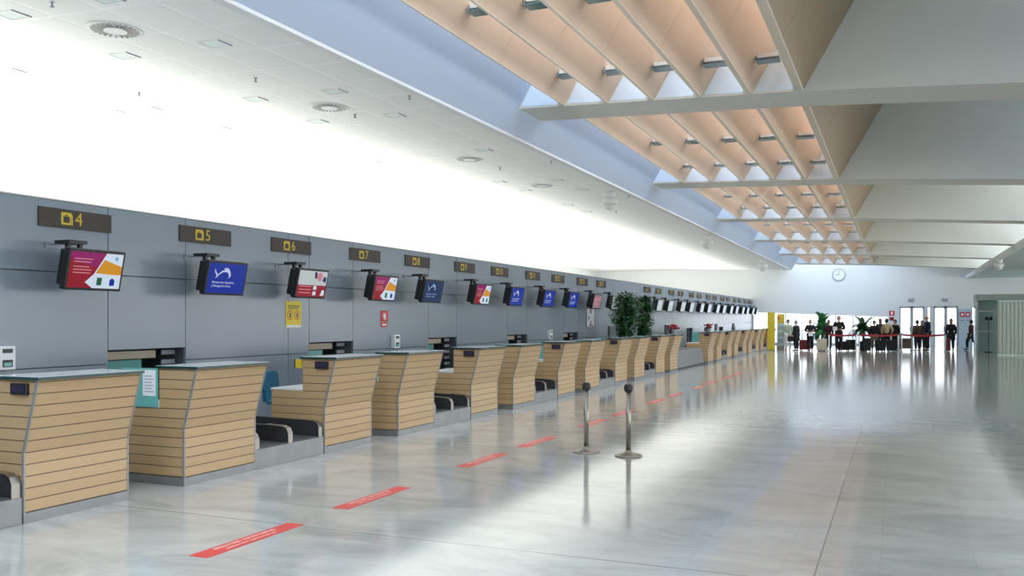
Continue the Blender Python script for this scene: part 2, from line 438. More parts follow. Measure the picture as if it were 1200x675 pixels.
# other walls
struct(MB().box(-20.2, -20, -8.2, YF+.2, 0, HC(-20)+.25).build('wall_office', 'white'))
m = MB(); m.box(-20, 14.5, -8.2, -8, 0, ZT+.2); struct(m.build('wall_back', 'white'))
# far wall with windows / doors cut
def FX(px): return P(px, 375, Y=YF).x
def FZ(px, py): return P(px, py, Y=YF).z
xw0, xw1 = XW+.05, FX(1041)
zt0, zt1 = FZ(890, 366), FZ(1040, 371.5)
d1a, d1b, d2a, d2b = FX(1054), FX(1083), FX(1094), FX(1122.5)
nA, nB, nC, nD = FX(1086.5), FX(1090.5), FX(1139), FX(1144)
zd = FZ(1085, 359.3)
m = MB(); HT = 9.0
def wp(x0, x1, z0, z1): m.box(x0, x1, YF, YF+.2, z0, z1)
m.prism([(xw0, zt0), (xw1, zt1), (xw1, HT), (xw0, HT)], 'y', YF, YF+.2)
wp(xw1, d1a, 0, HT); wp(d1a, nD, zd, HT); wp(d1b, nA, 0, zd); wp(nB, d2a, 0, zd); wp(d2b, nC, 0, zd); wp(nD, 14.5, 0, HT)
wp(-20, XW-.2, 0, HC(-9)+.6); wp(XW-.2, xw0, 0, HT)
struct(m.build('wall_far', 'white'))
# window band mullions
wf = MB(); y0 = YF+.05
nx = 8
for i in range(nx+1):
    x = xw0+(xw1-xw0)*i/nx; wf.box(x-.03, x+.03, y0, y0+.08, 0, zt0+(zt1-zt0)*i/nx)
wf.box(xw0, xw1, y0, y0+.08, 0, .12); zm = FZ(960, 378); wf.box(xw0, xw1, y0+.01, y0+.07, zm-.02, zm+.02); wf.box(xw0, xw1, y0+.01, y0+.07, .92, .96)
win = struct(wf.build('window_1', 'frame'))
pn = MB(); pn.prism([(xw0, .05), (xw1, .05), (xw1, zt1), (xw0, zt0)], 'y', YF+.08, YF+.09); pn.build('pane', 'glass', win)
def door(n, xa, xb):
    fr = MB(); w = .09; mid = (xa+xb)/2
    for x in (xa, xb-w, mid-w): fr.box(x, x+(w if x != mid-w else 2*w), YF-.04, YF+.1, 0, zd)
    fr.box(xa, xb, YF-.04, YF+.1, zd-.10, zd+.03)
    d = struct(fr.build('door_%d' % n, 'frame'))
    for a, b in ((xa+w, mid-w), (mid+w, xb-w)):
        MB().box(a, b, YF+.02, YF+.03, .02, zd-.1).build('pane', 'glass', d)
    MB().box(mid-.12, mid-.09, YF-.1, YF-.04, .9, 1.25).box(mid+.09, mid+.12, YF-.1, YF-.04, .9, 1.25).build('handle', 'steel', d)
door(1, d1a, d1b); door(2, d2a, d2b)
for n, (a, b) in enumerate(((nA, nB), (nC, nD))):
    w_ = struct(MB().box(a, a+.03, YF-.02, YF+.1, 0, zd).box(b-.03, b, YF-.02, YF+.1, 0, zd).box(a, b, YF-.02, YF+.1, zd-.05, zd).build('window_%d' % (n+2), 'frame'))
    MB().box(a+.03, b-.03, YF+.02, YF+.03, 0, zd-.05).build('pane', 'glass', w_)
# right facade: wall band + big windows out of view
m = MB(); m.box(14.5, 14.7, -8, YF+.2, 0, .4)
for i in range(13):
    y = -8+i*5.8; m.box(14.5, 14.7, y, y+.5, .4, zf+.3)
struct(m.build('wall_right', 'white'))
m = MB(); m.box(6.8, 14.7, -8, YF+.2, ZT, ZT+.2)
struct(m.build('ceiling_upper_right', 'white'))

# ------------------------------------------------------------------ check-in counters
W = 1.07
def build_counter(side, extras):
    """side=-1: belt on the low-Y side; +1: belt on the high-Y side. Local x to the passengers, y along the row."""
    root = empty('check_in_counter')
    prof = [(0, .09), (0, .57), (.16, 1.163), (-.02+.16, 1.163), (-.025, .57), (-.025, .09)]
    m = MB(); m.prism(prof, 'y', .014, W-.014); m.build('front_panel', 'slat', root)
    for s, (a, b) in ((-1, (0.012, .04)), (1, (W-.04, W-.012))):
        sp_ = [(-.001, .09), (-.001, .57), (.158, 1.163), (-.33, 1.163), (-.33, .764), (-.81, .764), (-.81, .09)]
        m = MB(); m.prism(sp_, 'y', a, b); m.build('side_panel', 'slat', root)
        t = MB(); e0 = 0 if s < 0 else W-.012
        t.prism([(.004, .085), (.004, .571), (.165, 1.163), (.141, 1.163), (-.018, .571), (-.018, .085)], 'y', e0, e0+.012)
        t.prism([(.005, .085), (.005, .571), (.165, 1.163), (.159, 1.163), (.0, .571), (0, .085)], 'y', 0 if s < 0 else W-.017, .017 if s < 0 else W)
        t.build('corner_trim', 'trimgrey', root)
    m = MB(); m.box(-.80, .003, .002, W-.002, 0, .085); m.build('plinth', 'steelmat', root)
    m = MB(); m.mat(1).box(-.36, .185, -.012, W+.012, 1.168, 1.190); m.mat(0).box(-.354, .179, -.006, W+.006, 1.1901, 1.193)
    m.build('countertop', ['glasstop', 'glassedge'], root)
    m = MB(); m.box(-.83, -.335, .012, W-.012, .765, .79, .004); m.build('desk_top', 'desk', root)
    m = MB(); m.box(-.345, -.33, .05, W-.05, .79, 1.16); m.build('inner_panel', 'slat', root)
    # teal glass screen on the passage side
    y = W-.01 if side < 0 else -.004
    m = MB(); m.box(-.82, -.34, y, y+.012, .79 if side < 0 else .77, 1.163); m.build('glass_screen', 'teal', root)
    # weight display on the belt side
    yb = -.02 if side < 0 else W-.005
    m = MB(); m.box(-.13, .06, yb, yb+.03, 1.045, 1.14, .006); d = m.build('weight_display', 'black', root)
    yy = yb-.001 if side < 0 else yb+.03
    m = MB(); m.box(-.10, .03, yy, yy+.002, 1.07, 1.115); m.build('screen', 's_led', d)
    return root
proto = {-1: build_counter(-1, 0), 1: build_counter(1, 0)}
GC = 'wooden check-in counters along the grey wall'
Yodd = [5.01+PER*j for j in range(6)]; Yeven = [6.77+PER*j for j in range(6)]
Yodd2 = [33.43+PER*j for j in range(6)]; Yeven2 = [35.19+PER*j for j in range(6)]
counters = []
for j in range(6): counters += [(-1, Yodd[j]), (1, Yeven[j])]
for j in range(5): counters += [(-1, Yodd2[j]), (1, Yeven2[j])]
used = set()
for n, (s, y) in enumerate(counters):
    o = proto[s] if s not in used else copy_tree(proto[s])
    used.add(s); o.location = (XC, y, 0)
    if n < 12:
        lab = '%s slatted maple check-in counter from the camera, belt on its %s' % (ORD[n], 'near side' if s < 0 else 'far side')
    else:
        lab = '%s slatted maple check-in counter of the far row past the grey steel box' % ORD[n-12]
    tag(o, lab, 'counter', GC)
# things on single counters
def paper(px0, py0, loc, w, h, label, rotm=None):
    root = empty('paper_notice', loc, 0, label, 'notice')
    MB().box(0, w, -.002, 0, 0, h).build('sheet', 'paper', root)
    m = MB()
    for i in range(6):
        m.box(.02, w-.02-.03*(i % 2), -.0035, -.002, h*.15+i*h*.12, h*.15+i*h*.12+.008)
    m.build('printed_lines', 'ink', root)
    return root
paper(0, 0, (XC-.53, Yeven[0]-.006, .885), .17, .26, 'white paper notice stuck on the teal glass screen of second counter')
t = empty('counter_bracket', (XC-.37, Yodd[1]-.03, 1.08), 0, 'small yellow box on the back edge of the third counter', 'box')
MB().box(-.045, .03, 0, .05, -.03, .08, .005).build('housing', 'yellow', t); MB().box(-.058, -.045, 0, .05, -.03, .08).build('clip', 'black', t)

# conveyors between the paired counters
def build_conveyor(gap):
    r = empty('baggage_conveyor')
    m = MB(); m.box(-2.45, 0, 0, gap, 0, .215, .004); m.build('plinth', 'steelmat', r)
    for a, b in ((.09, gap/2-.04), (gap/2+.04, gap-.09)):
        m = MB(); m.box(-2.45, -.03, a, b, .2151, .228); m.build('belt', 'belt', r)
    for y in (.005, gap/2-.04, gap-.085):
        pr = [(-2.4, .216), (-.02, .216), (-.02, .33), (-.045, .38), (-.10, .405), (-2.4, .47)]
        m = MB(); m.prism(pr, 'y', y+.008, y+.072); d = m.build('divider', 'rubber', r)
        e = MB(); pf = [(-.013, .216), (-.013, .333), (-.04, .388), (-.10, .413), (-.35, .423)]; pb = [(-.35, .417), (-.10, .405), (-.045, .38), (-.022, .33), (-.022, .216)]
        e.prism(pf+pb, 'y', y, y+.08); e.build('edge_strip', 'steel', d)
    return r
gap = (Yodd[1]-(Yeven[0]+W))-.01
cv = build_conveyor(gap); GB = 'baggage conveyors between the counters'
first = True
cys = [Yodd[0]-gap-.005]+[Yeven[j]+W+.005 for j in range(5)]+[Yeven2[j]+W+.005 for j in range(4)]
for n, y in enumerate(cys):
    o = cv if n == 0 else copy_tree(cv)
    o.location = (XC-.005, y, 0)
    if n == 0: lab = 'steel baggage conveyor before the first counter, cut by the left edge'
    elif n < 6: lab = 'steel-edged baggage conveyor between the %s and %s counters' % (ORD[2*n-1], ORD[2*n])
    else: lab = 'far baggage conveyor between %s and %s counters of the far row' % (ORD[2*(n-6)+1], ORD[2*(n-6)+2])
    tag(o, lab, 'conveyor', GB)
# oversize unit: long grey steel box in the gap of the row
r = empty('oversize_conveyor', (XC-.12, 28.75, 0), 0, 'long grey steel conveyor box in the gap between the two counter rows', 'conveyor')
m = MB(); pts = [(0, .06), (4.5, .06), (4.5, .38), (4.36, .55), (4.16, .62), (0, .62)]
m.prism(pts, 'x', -.82, 0); m.build('side_panel', 'steelmat', r)
m = MB(); m.box(-.78, -.05, .05, 4.3, 0, .06); m.build('plinth', 'black', r)
m = MB(); m.box(-.72, -.10, .02, 4.1, .62, .64); m.build('belt', 'belt', r)
m = MB(); m.box(-.75, -.1, 4.5, 4.58, .25, .52, .02); m.build('end_bumper', 'rubber', r)

# chairs
def chair(loc, rz, label, matname='blueplastic'):
    r = empty('office_chair', loc, rz, label, 'chair', 'operator chairs behind the counters')
    m = MB(); m.box(-.24, .24, -.23, .23, .46, .52, .03); m.build('seat', matname, r)
    m = MB(); pts = [(-.21, .50), (.21, .50), (.24, .68), (.20, .86), (.13, .92), (-.13, .92), (-.20, .86), (-.24, .68)]
    m.prism([(x, z) for x, z in pts], 'y', -.27, -.22); m.build('backrest', matname, r)
    MB().box(-.03, .03, -.29, -.25, .44, .75).build('back_support', 'black', r)
    MB().cone((0, 0, .10), .03, .03, .36).build('post', 'black', r)
    m = MB()
    for i in range(5):
        a = i*2*math.pi/5; m.tube([(0, 0, .11), (.27*math.cos(a), .27*math.sin(a), .07)], [.025, .018])
        m.ball((.27*math.cos(a), .27*math.sin(a), .03), .03)
    m.build('base', 'black', r)
    return r
p = P(318, 460, X=-7.62)
chair((-7.95, 10.32, -.0), R(-75), 'petrol blue office chair behind the second and third counters')
chair((-7.95, Yodd[3]+.75, 0), R(-75), 'dark office chair behind the seventh counter', 'black')
chair((-7.95, Yodd[4]+.75, 0), R(-75), 'dark office chair behind the ninth counter', 'black')
# small displays standing on counters
def deskmon(loc, label, w=.42):
    r = empty('desk_monitor', loc, R(90), label, 'monitor', 'small computer screens on the counters')
    MB().box(-w/2, w/2, -.02, .03, .06, .30, .008).build('screen_case', 'black', r)
    MB().box(-.03, .03, .03, .06, 0, .14).build('stand', 'black', r)
    MB().box(-.1, .1, -.05, .1, 0, .012).build('foot', 'black', r)
    return r
for px, lab, Xm in ((716.5, 'small black computer screen on the tenth counter', -6.65), (781.5, 'small black computer screen on the twelfth counter', -6.65)):
    d = ray(px, 375); deskmon((Xm, d.y*Xm/d.x, 1.196), lab)
for c, lab in ((13, 'small black screen on second counter of the far row'), (15, 'small black screen on fourth counter of the far row'), (12, 'small black screen beside red flowers on first far-row counter')):
    deskmon((XC-.1, counters[c][1]+(.45 if c != 12 else .85), 1.196), lab)
# flowers
def flowers(loc, label):
    r = empty('flower_pot', loc, 0, label, 'plant', 'pots of red flowers on the counters')
    MB().lathe([(.05, 0), (.07, .10), (.075, .11)]).build('pot', 'terracotta', r)
    m = MB()
    for i in range(26):
        a = random.random()*6.28; q = random.random()*.17; z = .19+random.random()*.12-q*.2
        m.ball((q*math.cos(a), q*math.sin(a), z), .055, .055, .03, 7, 5)
    m.build('blossoms', 'flowerred', r)
    m = MB()
    for i in range(10):
        a = i*.63; m.poly([(0, 0, .12), (.10*math.cos(a-.2), .10*math.sin(a-.2), .2), (.2*math.cos(a), .2*math.sin(a), .2), (.10*math.cos(a+.2), .10*math.sin(a+.2), .2)])
    m.build('leaves', 'leaf', r)
flowers((XC-.05, Yeven[5]+.80, 1.196), 'pot of red flowers on the last counter of the near row')
flowers((XC-.02, Yodd2[0]+.30, 1.196), 'pot of red flowers on the first counter of the far row')

# ------------------------------------------------------------------ number signs
def sign(n, y, label):
    r = empty('number_sign', (XW, y, 2.84), 0, label, 'sign', 'brown numbered signs on the grey wall')
    MB().box(0.001, .02, -.51, .51, -.112, .112).build('board', 'signbrown', r)
    m = MB(); x = .0215
    # bag-drop pictogram: yellow rounded square with a dark case and desk
    a = -.13 if n < 10 else -.17
    m.mat(0).prism([(a-.075, -.07), (a-.085, -.06), (a-.085, .06), (a-.075, .075), (a+.05, .075), (a+.07, .05), (a+.075, -.07)], 'x', .0201, x)
    m.mat(1).box(x, x+.001, a-.055, a+.03, -.045, .03); m.box(x, x+.001, a-.03, a+.005, .035, .05); m.box(x, x+.001, a+.045, a+.05, -.07, .03)
    m.build('pictogram', ['yellow', 'signbrown'], r)
    text_mesh('number', str(n), .22, 'yellow', r, (.0215, .03 if n < 10 else .04, 0))
    return r
Ysig = {}
for n in range(3, 15):
    Ysig[n] = (7.65+(n-4)/2*PER) if n % 2 == 0 else (9.82+(n-5)/2*PER)
for i in range(14):
    Ysig[15+i] = 34.15+(i//2)*PER+(i % 2)*1.80
for n in range(4, 29):
    sign(n, Ysig[n], 'brown wall sign with a yellow bag pictogram and number %d' % n)

# ------------------------------------------------------------------ hanging monitors
def monitor(n, y, kind, desc):
    r = empty('wall_monitor', (XW, y, 2.23), 0, desc, 'monitor', 'black monitors hung along the grey wall')
    # bracket from the wall over the set
    m = MB(); m.box(0, .02, -.22, -.08, .25, .32); m.box(.02, .24, -.16, -.14, .285, .305); m.build('wall_arm', 'wallgrey', r)
    m = MB(); m.box(.22, .46, -.27, -.03, .285, .325); m.box(.36, .41, -.25, -.21, .18, .29); m.box(.36, .41, -.09, -.05, .18, .29)
    m.build('bracket', 'black', r)
    t = R(12); ct, st = math.cos(t), math.sin(t)
    Mx = Matrix.Translation((.50, 0, 0)) @ Matrix.Rotation(t, 4, 'Y')
    def add(mb, name, mats, par):
        bmesh.ops.transform(mb.bm, matrix=Mx, verts=mb.bm.verts[:]); return mb.build(name, mats, par)
    m = MB(); m.box(-.02, .06, -.39, .39, -.235, .235, .008); m.box(-.16, -.02, -.33, .33, -.21, .20, .02); add(m, 'case', 'black', r)
    base = {'A': 's_red', 'B': 's_blue', 'C': 's_red', 'D': 's_navy', 'E': 's_pink', 'F': 's_pale'}[kind]
    m = MB(); m.box(.0605, .0615, -.36, .36, -.205, .205); scr = add(m, 'screen', base, r)
    def fl(polys, mat, name, x=.0622):
        mb = MB()
        for p in polys: mb.prism(p, 'x', .0616, x)
        return add(mb, name, mat, scr)
    if kind == 'A':
        fl([[(-.36, .205), (.10, .205), (.00, .03), (-.36, .12)]], 's_purple', 'purple_field', .0618)
        fl([[(.12, .205), (.36, .205), (.36, -.205), (-.02, -.205), (-.13, -.14), (-.02, -.04)]], 's_white', 'white_field', .0620)
        fl([[(.10, .13), (.36, .06), (.36, -.04), (.20, -.04), (-.0, -.03)]], 's_orange', 'orange_wedge')
        ls = []
        for i in range(5): z = .12-.035*i-(.02 if i > 1 else 0); ls.append([(-.31, z), (-.06-.02*(i % 3), z), (-.06-.02*(i % 3), z+.012), (-.31, z+.012)])
        fl(ls, 's_rose', 'text_lines')
        fl([[(.03, -.17), (.10, -.17), (.10, -.08), (.03, -.08)]], 's_green', 'green_bag', .0624)
        fl([[(.21, -.17), (.28, -.17), (.285, -.11), (.25, -.08), (.21, -.10)]], 's_blue', 'blue_bag', .0624)
        cs = [(.27+.025*math.cos(a*.628), .15+.025*math.sin(a*.628)) for a in range(10)]
        fl([cs], 's_cyan', 'small_round_mark', .0624)
    elif kind == 'B' or kind == 'D':
        mt = 's_text' if kind == 'B' else 's_cyan'
        sw = [(-.25, .13), (-.225, .085), (-.19, .055), (-.12, .085), (-.06, .105), (.0, .085), (.05, .02), (.055, .07), (.03, .125), (-.02, .145), (-.05, .14), (-.02, .125), (.01, .11),
              (-.05, .125), (-.12, .105), (-.19, .02), (-.235, .0), (-.21, .04), (-.25, .09)]
        fl([[(-.25, .13), (-.25, .085), (-.205, .03), (-.235, .0), (-.19, .015), (-.17, .05), (-.19, .055), (-.225, .085)],
            [(-.18, .055), (-.11, .105), (-.05, .115), (-.05, .090), (-.11, .08), (-.16, .045)],
            [(-.05, .115), (-.09, .135), (-.02, .150), (.03, .125), (.06, .07), (.065, .035), (.02, .0), (.035, .045), (-.005, .085), (-.05, .090)],], mt, 'swoosh_logo')
        for i, (s_, w_) in enumerate((('Aeropuertos Españoles', .42), ('y Navegación Aérea', .32))):
            o = text_mesh('lettering', s_, .046, mt, scr, Mx @ Vector((.0625, -.28, -.055-.05*i)), align='LEFT', ext=.0005)
            o.rotation_euler = (Matrix.Rotation(t, 4, 'Y') @ Matrix(((0, 0, 1, 0), (1, 0, 0, 0), (0, 1, 0, 0), (0, 0, 0, 1)))).to_euler()
    elif kind == 'C':
        fl([[(-.36, .205), (.36, .205), (.36, -.02), (-.36, -.02)]], 's_pale', 'pale_field', .0618)
        fl([[(.10, .17), (.18, .19), (.24, .15), (.22, .06), (.15, .04), (.09, .10)]], 's_rose', 'red_flower')
        fl([[(.02, .19), (.08, .19), (.10, .10), (.04, .08)], [(.25, .05), (.34, .03), (.34, .12), (.27, .12)]], 's_navy', 'dark_shapes')
        ls = [[(-.32, -.05-.05*i), (-.02, -.05-.05*i), (-.02, -.035-.05*i), (-.32, -.035-.05*i)] for i in range(3)]
        fl(ls, 's_rose', 'text_lines')
        for bx in ([(.04, -.09), (.12, -.09), (.12, -.03), (.04, -.03)], [(.04, -.18), (.12, -.18), (.12, -.12), (.04, -.12)], [(.24, -.18), (.34, -.18), (.34, -.10), (.28, -.09)]): fl([bx], 's_white', 'white_box')
    elif kind == 'E':
        fl([[(-.3, .0), (.3, .05), (.3, .12), (-.3, .1)], [(-.3, -.12), (.1, -.12), (.1, -.05), (-.3, -.05)]], 's_rose', 'red_bands')
    else:
        fl([[(-.3, .05), (.3, .05), (.3, .10), (-.3, .10)]], 's_text', 'text_lines')
    return r
kinds = {4: 'A', 5: 'B', 6: 'C', 7: 'A', 8: 'D', 9: 'A', 10: 'B', 11: 'B', 12: 'B', 13: 'E', 14: 'F'}
what = {'A': 'red and orange baggage notice', 'B': 'blue screen with a white swoosh logo', 'C': 'red and pale advert', 'D': 'dark blue screen', 'E': 'pale pink screen', 'F': 'pale screen'}
for n in range(4, 29):
    k = kinds.get(n, 'F')
    yy = Ysig[n]-(.33 if n == 8 else .20)
    monitor(n, yy, k, 'black wall monitor showing a %s under sign number %d' % (what[k], n))

# ------------------------------------------------------------------ small things on the grey wall
def wallbox(y, label):
    r = empty('intercom_box', (XW, y, 1.235), 0, label, 'intercom', 'white intercom boxes on the grey wall')
    MB().box(.001, .09, -.10, .10, -.13, .13, .008).build('housing', 'paper', r)
    m = MB(); m.box(.09, .094, -.06, .06, .055, .10); m.box(.09, .094, -.06, .06, -.10, -.02); m.build('screen', 'black', r)
    MB().box(.094, .096, -.045, .045, -.09, -.05).build('keypad', 'teal', r)
wallbox(6.70, 'white intercom box at the left edge, left of the first hatch')
wallbox(14.95, 'white intercom box below the fire extinguisher sign')
wallbox(23.35, 'white intercom box on the grey wall nearly below sign number 12')
def flatposter(name, y0, y1, z0, z1, base, label, deco):
    r = empty(name, (XW, (y0+y1)/2, (z0+z1)/2), 0, label, 'notice')
    w, h = (y1-y0)/2, (z1-z0)/2
    MB().box(.001, .008, -w, w, -h, h).build('sheet', base, r)
    for nm, mat, rects in deco:
        m = MB()
        for a, b, c, d in rects: m.box(.008, .0095, a*w, b*w, c*h, d*h)
        m.build(nm, mat, r)
    return r
r = flatposter('safety_notice', 11.62, 12.02, 1.525, 1.955, 'yellowpaper', 'yellow safety notice with two round symbols below the monitor of sign 6',
   [('footer', 'paper', [(-.95, .95, -.98, -.80)]), ('lettering', 'signbrown', [(-.75, .75, .62, .68), (-.7, .7, .5, .55), (-.7, .6, .40, .44)])])
for s in (-1, 1):
    m = MB(); m.mat(1).cone((.0081, s*.09, -.01), .078, .078, .001, 20, 'x'); m.mat(0).cone((.0092, s*.09, -.01), .063, .063, .001, 20, 'x')
    m.mat(2).box(.0103, .0113, s*.09-.02, s*.09+.02, -.05, .03); m.build('round_symbol', ['yellowpaper', 'red', 'black'], r)
r = flatposter('extinguisher_sign', 14.47, 14.74, 1.62, 1.83, 'red', 'red fire extinguisher sign on the grey wall near number seven', [])
m = MB(); m.box(.008, .010, -.02, .05, -.07, .04); m.box(.008, .010, 0, .03, .04, .06); m.box(.008, .010, -.05, -.03, -.03, .05); m.build('extinguisher_symbol', 'paper', r)
r2 = empty('extinguisher_plate', (XW, 14.6, 1.56), 0, 'small red plate under the fire extinguisher sign', 'sign')
MB().box(.001, .01, -.11, .11, -.045, .045).build('plate', 'red', r2); MB().box(.01, .011, -.08, .08, -.015, .015).build('lettering', 'paper', r2)
r = flatposter('route_poster', 26.67, 27.5, 1.40, 2.03, 'black', 'white framed poster with dark symbols left of the tall dark plants',
   [('picture', 'paper', [(-.9, .9, -.92, .92)])])
m = MB(); m.box(.0096, .011, -.1, .1, .15, .5); m.cone((.0096, 0, -.15), .07, .07, .0012, 12, 'x'); m.box(.0096, .011, -.2, .25, -.27, -.2); m.box(.0096, .011, -.25, -.12, -.05, .05)
m.build('symbols', 'ink', r)

# ------------------------------------------------------------------ floor marking strips
GD = 'red waiting line strips on the floor'
dash0 = None
for n, (s, y) in enumerate(counters[:12]):
    ya = (4.80 if s < 0 else 6.52)+(y-(Yodd[0] if s < 0 else Yeven[0]))
    if n == 0 or n == 1:
        r = empty('floor_strip', (-4.46, ya, 0)); MB().box(-.083, .083, 0, 1.10, .0005, .002).build('tape', 'red', r)
        text_mesh('lettering', 'ESPERE SU TURNO   WAIT FOR YOUR TURN', .055, 'textpale', r, (-.035, .54, .0022), rot=(0, 0, R(90)), ext=.0002, sx=.62)
        text_mesh('lettering', 'ESPERE SU TURNO   WAIT FOR YOUR TURN', .035, 'textpale', r, (.03, .54, .0022), rot=(0, 0, R(90)), ext=.0002, sx=.8)
        if n == 0: dash0 = r
    else: r = copy_tree(dash0, (-4.46, ya, 0))
    tag(r, '%s red lettered tape strip on the floor, counted from the camera' % ORD[n], 'floor marking', GD)

# ------------------------------------------------------------------ stanchions
def stanchion(loc, label, h=.87, group='steel queue posts', parts=True):
    r = empty('queue_post', loc, 0, label, 'queue post', group)
    MB().lathe([(.165, 0), (.165, .012), (.15, .022), (.05, .045), (.035, .06), (.034, .075)], seg=32).build('base', 'steel', r)
    MB().cone((0, 0, .07), .029, .029, h-.15, 20).build('pole', 'steel', r)
    MB().lathe([(.034, 0), (.046, .01), (.048, .03), (.048, .085), (.043, .095), (.02, .098)], (0, 0, h-.095), 24).build('head', 'black', r)
    m = MB(); m.box(-.052, .052, -.02, .02, h-.075, h-.02, .004); m.build('belt_slot', 'rubber', r)
    return r
p1 = P(687, 530, z=0); p2 = P(736.5, 534.5, z=0)
stanchion(p1, 'left steel queue post with black head standing alone mid floor')
stanchion(p2, 'right steel queue post with black head standing alone mid floor')

# ------------------------------------------------------------------ light fittings on the louvers
def fixture():
    r = empty('louver_light')
    MB().box(-.13, .13, -.07, .07, .03, .085, .006).build('housing', 'trimwhite', r)
    MB().box(-.15, .15, -.10, .10, -.012, .0, .003).build('glass_plate', 'tealglass', r)
    MB().box(-.15, -.138, -.08, .08, 0, .05).build('side_clip', 'ink', r)
    MB().box(.138, .15, -.08, .08, 0, .05).build('side_clip', 'ink', r)
    MB().cone((-.08, 0, .025), .018, .018, .16, 10, 'x').build('lamp_tube', 'trimwhite', r)
    return r
fx = None; cnt = 0
BAYN = ['nearest', 'second', 'third', 'fourth', 'fifth', 'farthest']
for k in range(NB):
    for q, off in enumerate((.70, 3.6)):
        for i in range(5):
            xb = XL0+i*DXL; zb = HL(xb)+.33; yb = B0+k*BAY-off
            loc = (xb+LEAN*.33+.13, yb, zb-.09)
            if fx is None: fx = fixture(); o = fx
            else: o = copy_tree(fx)
            o.location = loc
            tag(o, 'glass light on %s louver from fascia, %s roof bay, %s beam' % (ORD[i], BAYN[k], 'next to the' if q == 0 else 'away from the'), 'light fitting', 'glass light fittings on the roof louvers')

# ------------------------------------------------------------------ things on the left ceiling
def CP(px, py):
    p = P(px, py, z=HC(-7))
    for _ in range(4): p = P(px, py, z=HC(p.x))
    p.z = HC(p.x)+.004
    return p
def diffuser(p, label, rr=.27):
    r = empty('air_diffuser', p, 0, label, 'air diffuser', 'round air diffusers in the white ceiling')
    m = MB(); seg = 32; m.lathe([(rr*.72, -.004), (rr, -.004), (rr, -.016), (rr*.9, -.022), (rr*.72, -.012)], seg=seg); m.build('ring', 'trimwhite', r)
    m = MB()
    for i in range(24):
        a = i*2*math.pi/24; u = Vector((math.cos(a), math.sin(a), 0)); w = Vector((-u.y, u.x, 0))*.008
        q = [u*rr*.42-w, u*rr*.86-w, u*rr*.86+w, u*rr*.42+w]; m.poly([(v.x, v.y, -.026) for v in q]); m.poly([(v.x, v.y, -.020) for v in q[::-1]])
    m.build('slot_fins', 'black', r)
    MB().cone((0, 0, -.030), rr*.42, rr*.42, .028, 28).build('centre_plate', 'trimwhite', r)
for i, (px, py, d) in enumerate(((135, 34, 'largest round air diffuser near the upper left corner'), (386, 125, 'second round air diffuser further along the white ceiling'),
                       (550, 186, 'third small round air diffuser further along the ceiling'), (635, 217, 'fourth and farthest round air diffuser on the ceiling'))):
    diffuser(CP(px, py), d)
rects = [(14, 17), (124, -2), (252, 51), (146, 65), (14, 83), (135, 131), (176, 127), (299, 116), (392, 107), (372, 142), (462, 135), (259, 150), (254, 197), (567, 176), (585, 213), (652, 211), (615, 223), (682, 222), (665, 240), (687, 248), (674, 260), (437, 190)]
order = sorted(range(len(rects)), key=lambda i: CP(*rects[i]).y)
rl = None
for rank, i in enumerate(order):
    if rl is None:
        rl = empty('recessed_ceiling_light'); o = rl
        MB().box(-.13, -.12, -.11, .11, -.010, .012).box(.12, .13, -.11, .11, -.010, .012).box(-.12, .12, -.11, -.10, -.010, .012).box(-.12, .12, .10, .11, -.010, .012).build('frame', 'trimwhite', rl)
        MB().box(-.12, .12, -.10, .10, -.006, -.003).build('diffuser_glass', 'greenpanel', rl)
        MB().box(.131, .136, -.11, .11, -.020, .012).build('shadow_gap', 'ink', rl)
    else: o = copy_tree(rl)
    o.location = CP(*rects[i])
    tag(o, '%s nearest of the small rectangular lights sunk in the white ceiling' % ORD[rank], 'ceiling light', 'small rectangular lights in the white ceiling')
dots = [(61, 2), (299.5, 91), (480, 112), (416, 134), (163, 108), (586, 196), (646, 188), (722, 247), (737, 229), (794, 254)]
order = sorted(range(len(dots)), key=lambda i: CP(*dots[i]).y)
sp0 = None
for rank, i in enumerate(order):
    if sp0 is None:
        sp0 = empty('sprinkler_head'); o = sp0
        MB().cone((0, 0, -.010), .028, .025, .010, 16).build('rose', 'frame', sp0)
        MB().cone((0, 0, -.05), .009, .011, .042, 10).cone((0, 0, -.056), .020, .020, .006, 12).build('nozzle', 'ink', sp0)
    else: o = copy_tree(sp0)
    o.location = CP(*dots[i])
    tag(o, '%s nearest sprinkler head hanging from the white ceiling' % ORD[rank], 'sprinkler', 'sprinkler heads in the white ceiling')
def dome(p, label, s=1.):
    r = empty('dome_camera', p, 0, label, 'security camera', 'white dome cameras under the ceiling edges')
    MB().cone((0, 0, -.16*s), .11*s, .14*s, .16*s, 20).build('bracket', 'white', r)
    MB().lathe([(.11*s, -.16*s), (.17*s, -.17*s), (.17*s, -.28*s), (.15*s, -.30*s)], seg=24).build('housing', 'white', r)
    MB().lathe([(.13*s, -.30*s), (.12*s, -.37*s), (.08*s, -.41*s), (.01, -.43*s)], seg=24).build('dome', 'trimwhite', r)
for px, lab, s in ((715, 'largest white dome camera under the blue fascia edge', 1.), (828.5, 'middle white dome camera under the blue fascia edge', 1.15), (894, 'farthest white dome camera under the blue fascia edge', 1.3)):
    X = XFB-.35; d = ray(px, 375); dome((X, d.y*X/d.x, HC(X)), lab, s)
p = P(1170.5, 304, z=zf+.02); dome(p, 'white dome camera under the right-hand ceiling', 1.1)
p = P(1153, 312, z=zf+.02)
r = empty('pendant_hook', p, 0, 'thin dark hook hanging from the right ceiling edge', 'hook')
MB().tube([(0, 0, 0), (0, 0, -.35), (-.03, 0, -.42), (-.10, 0, -.43)], .02).build('rod', 'ink', r)

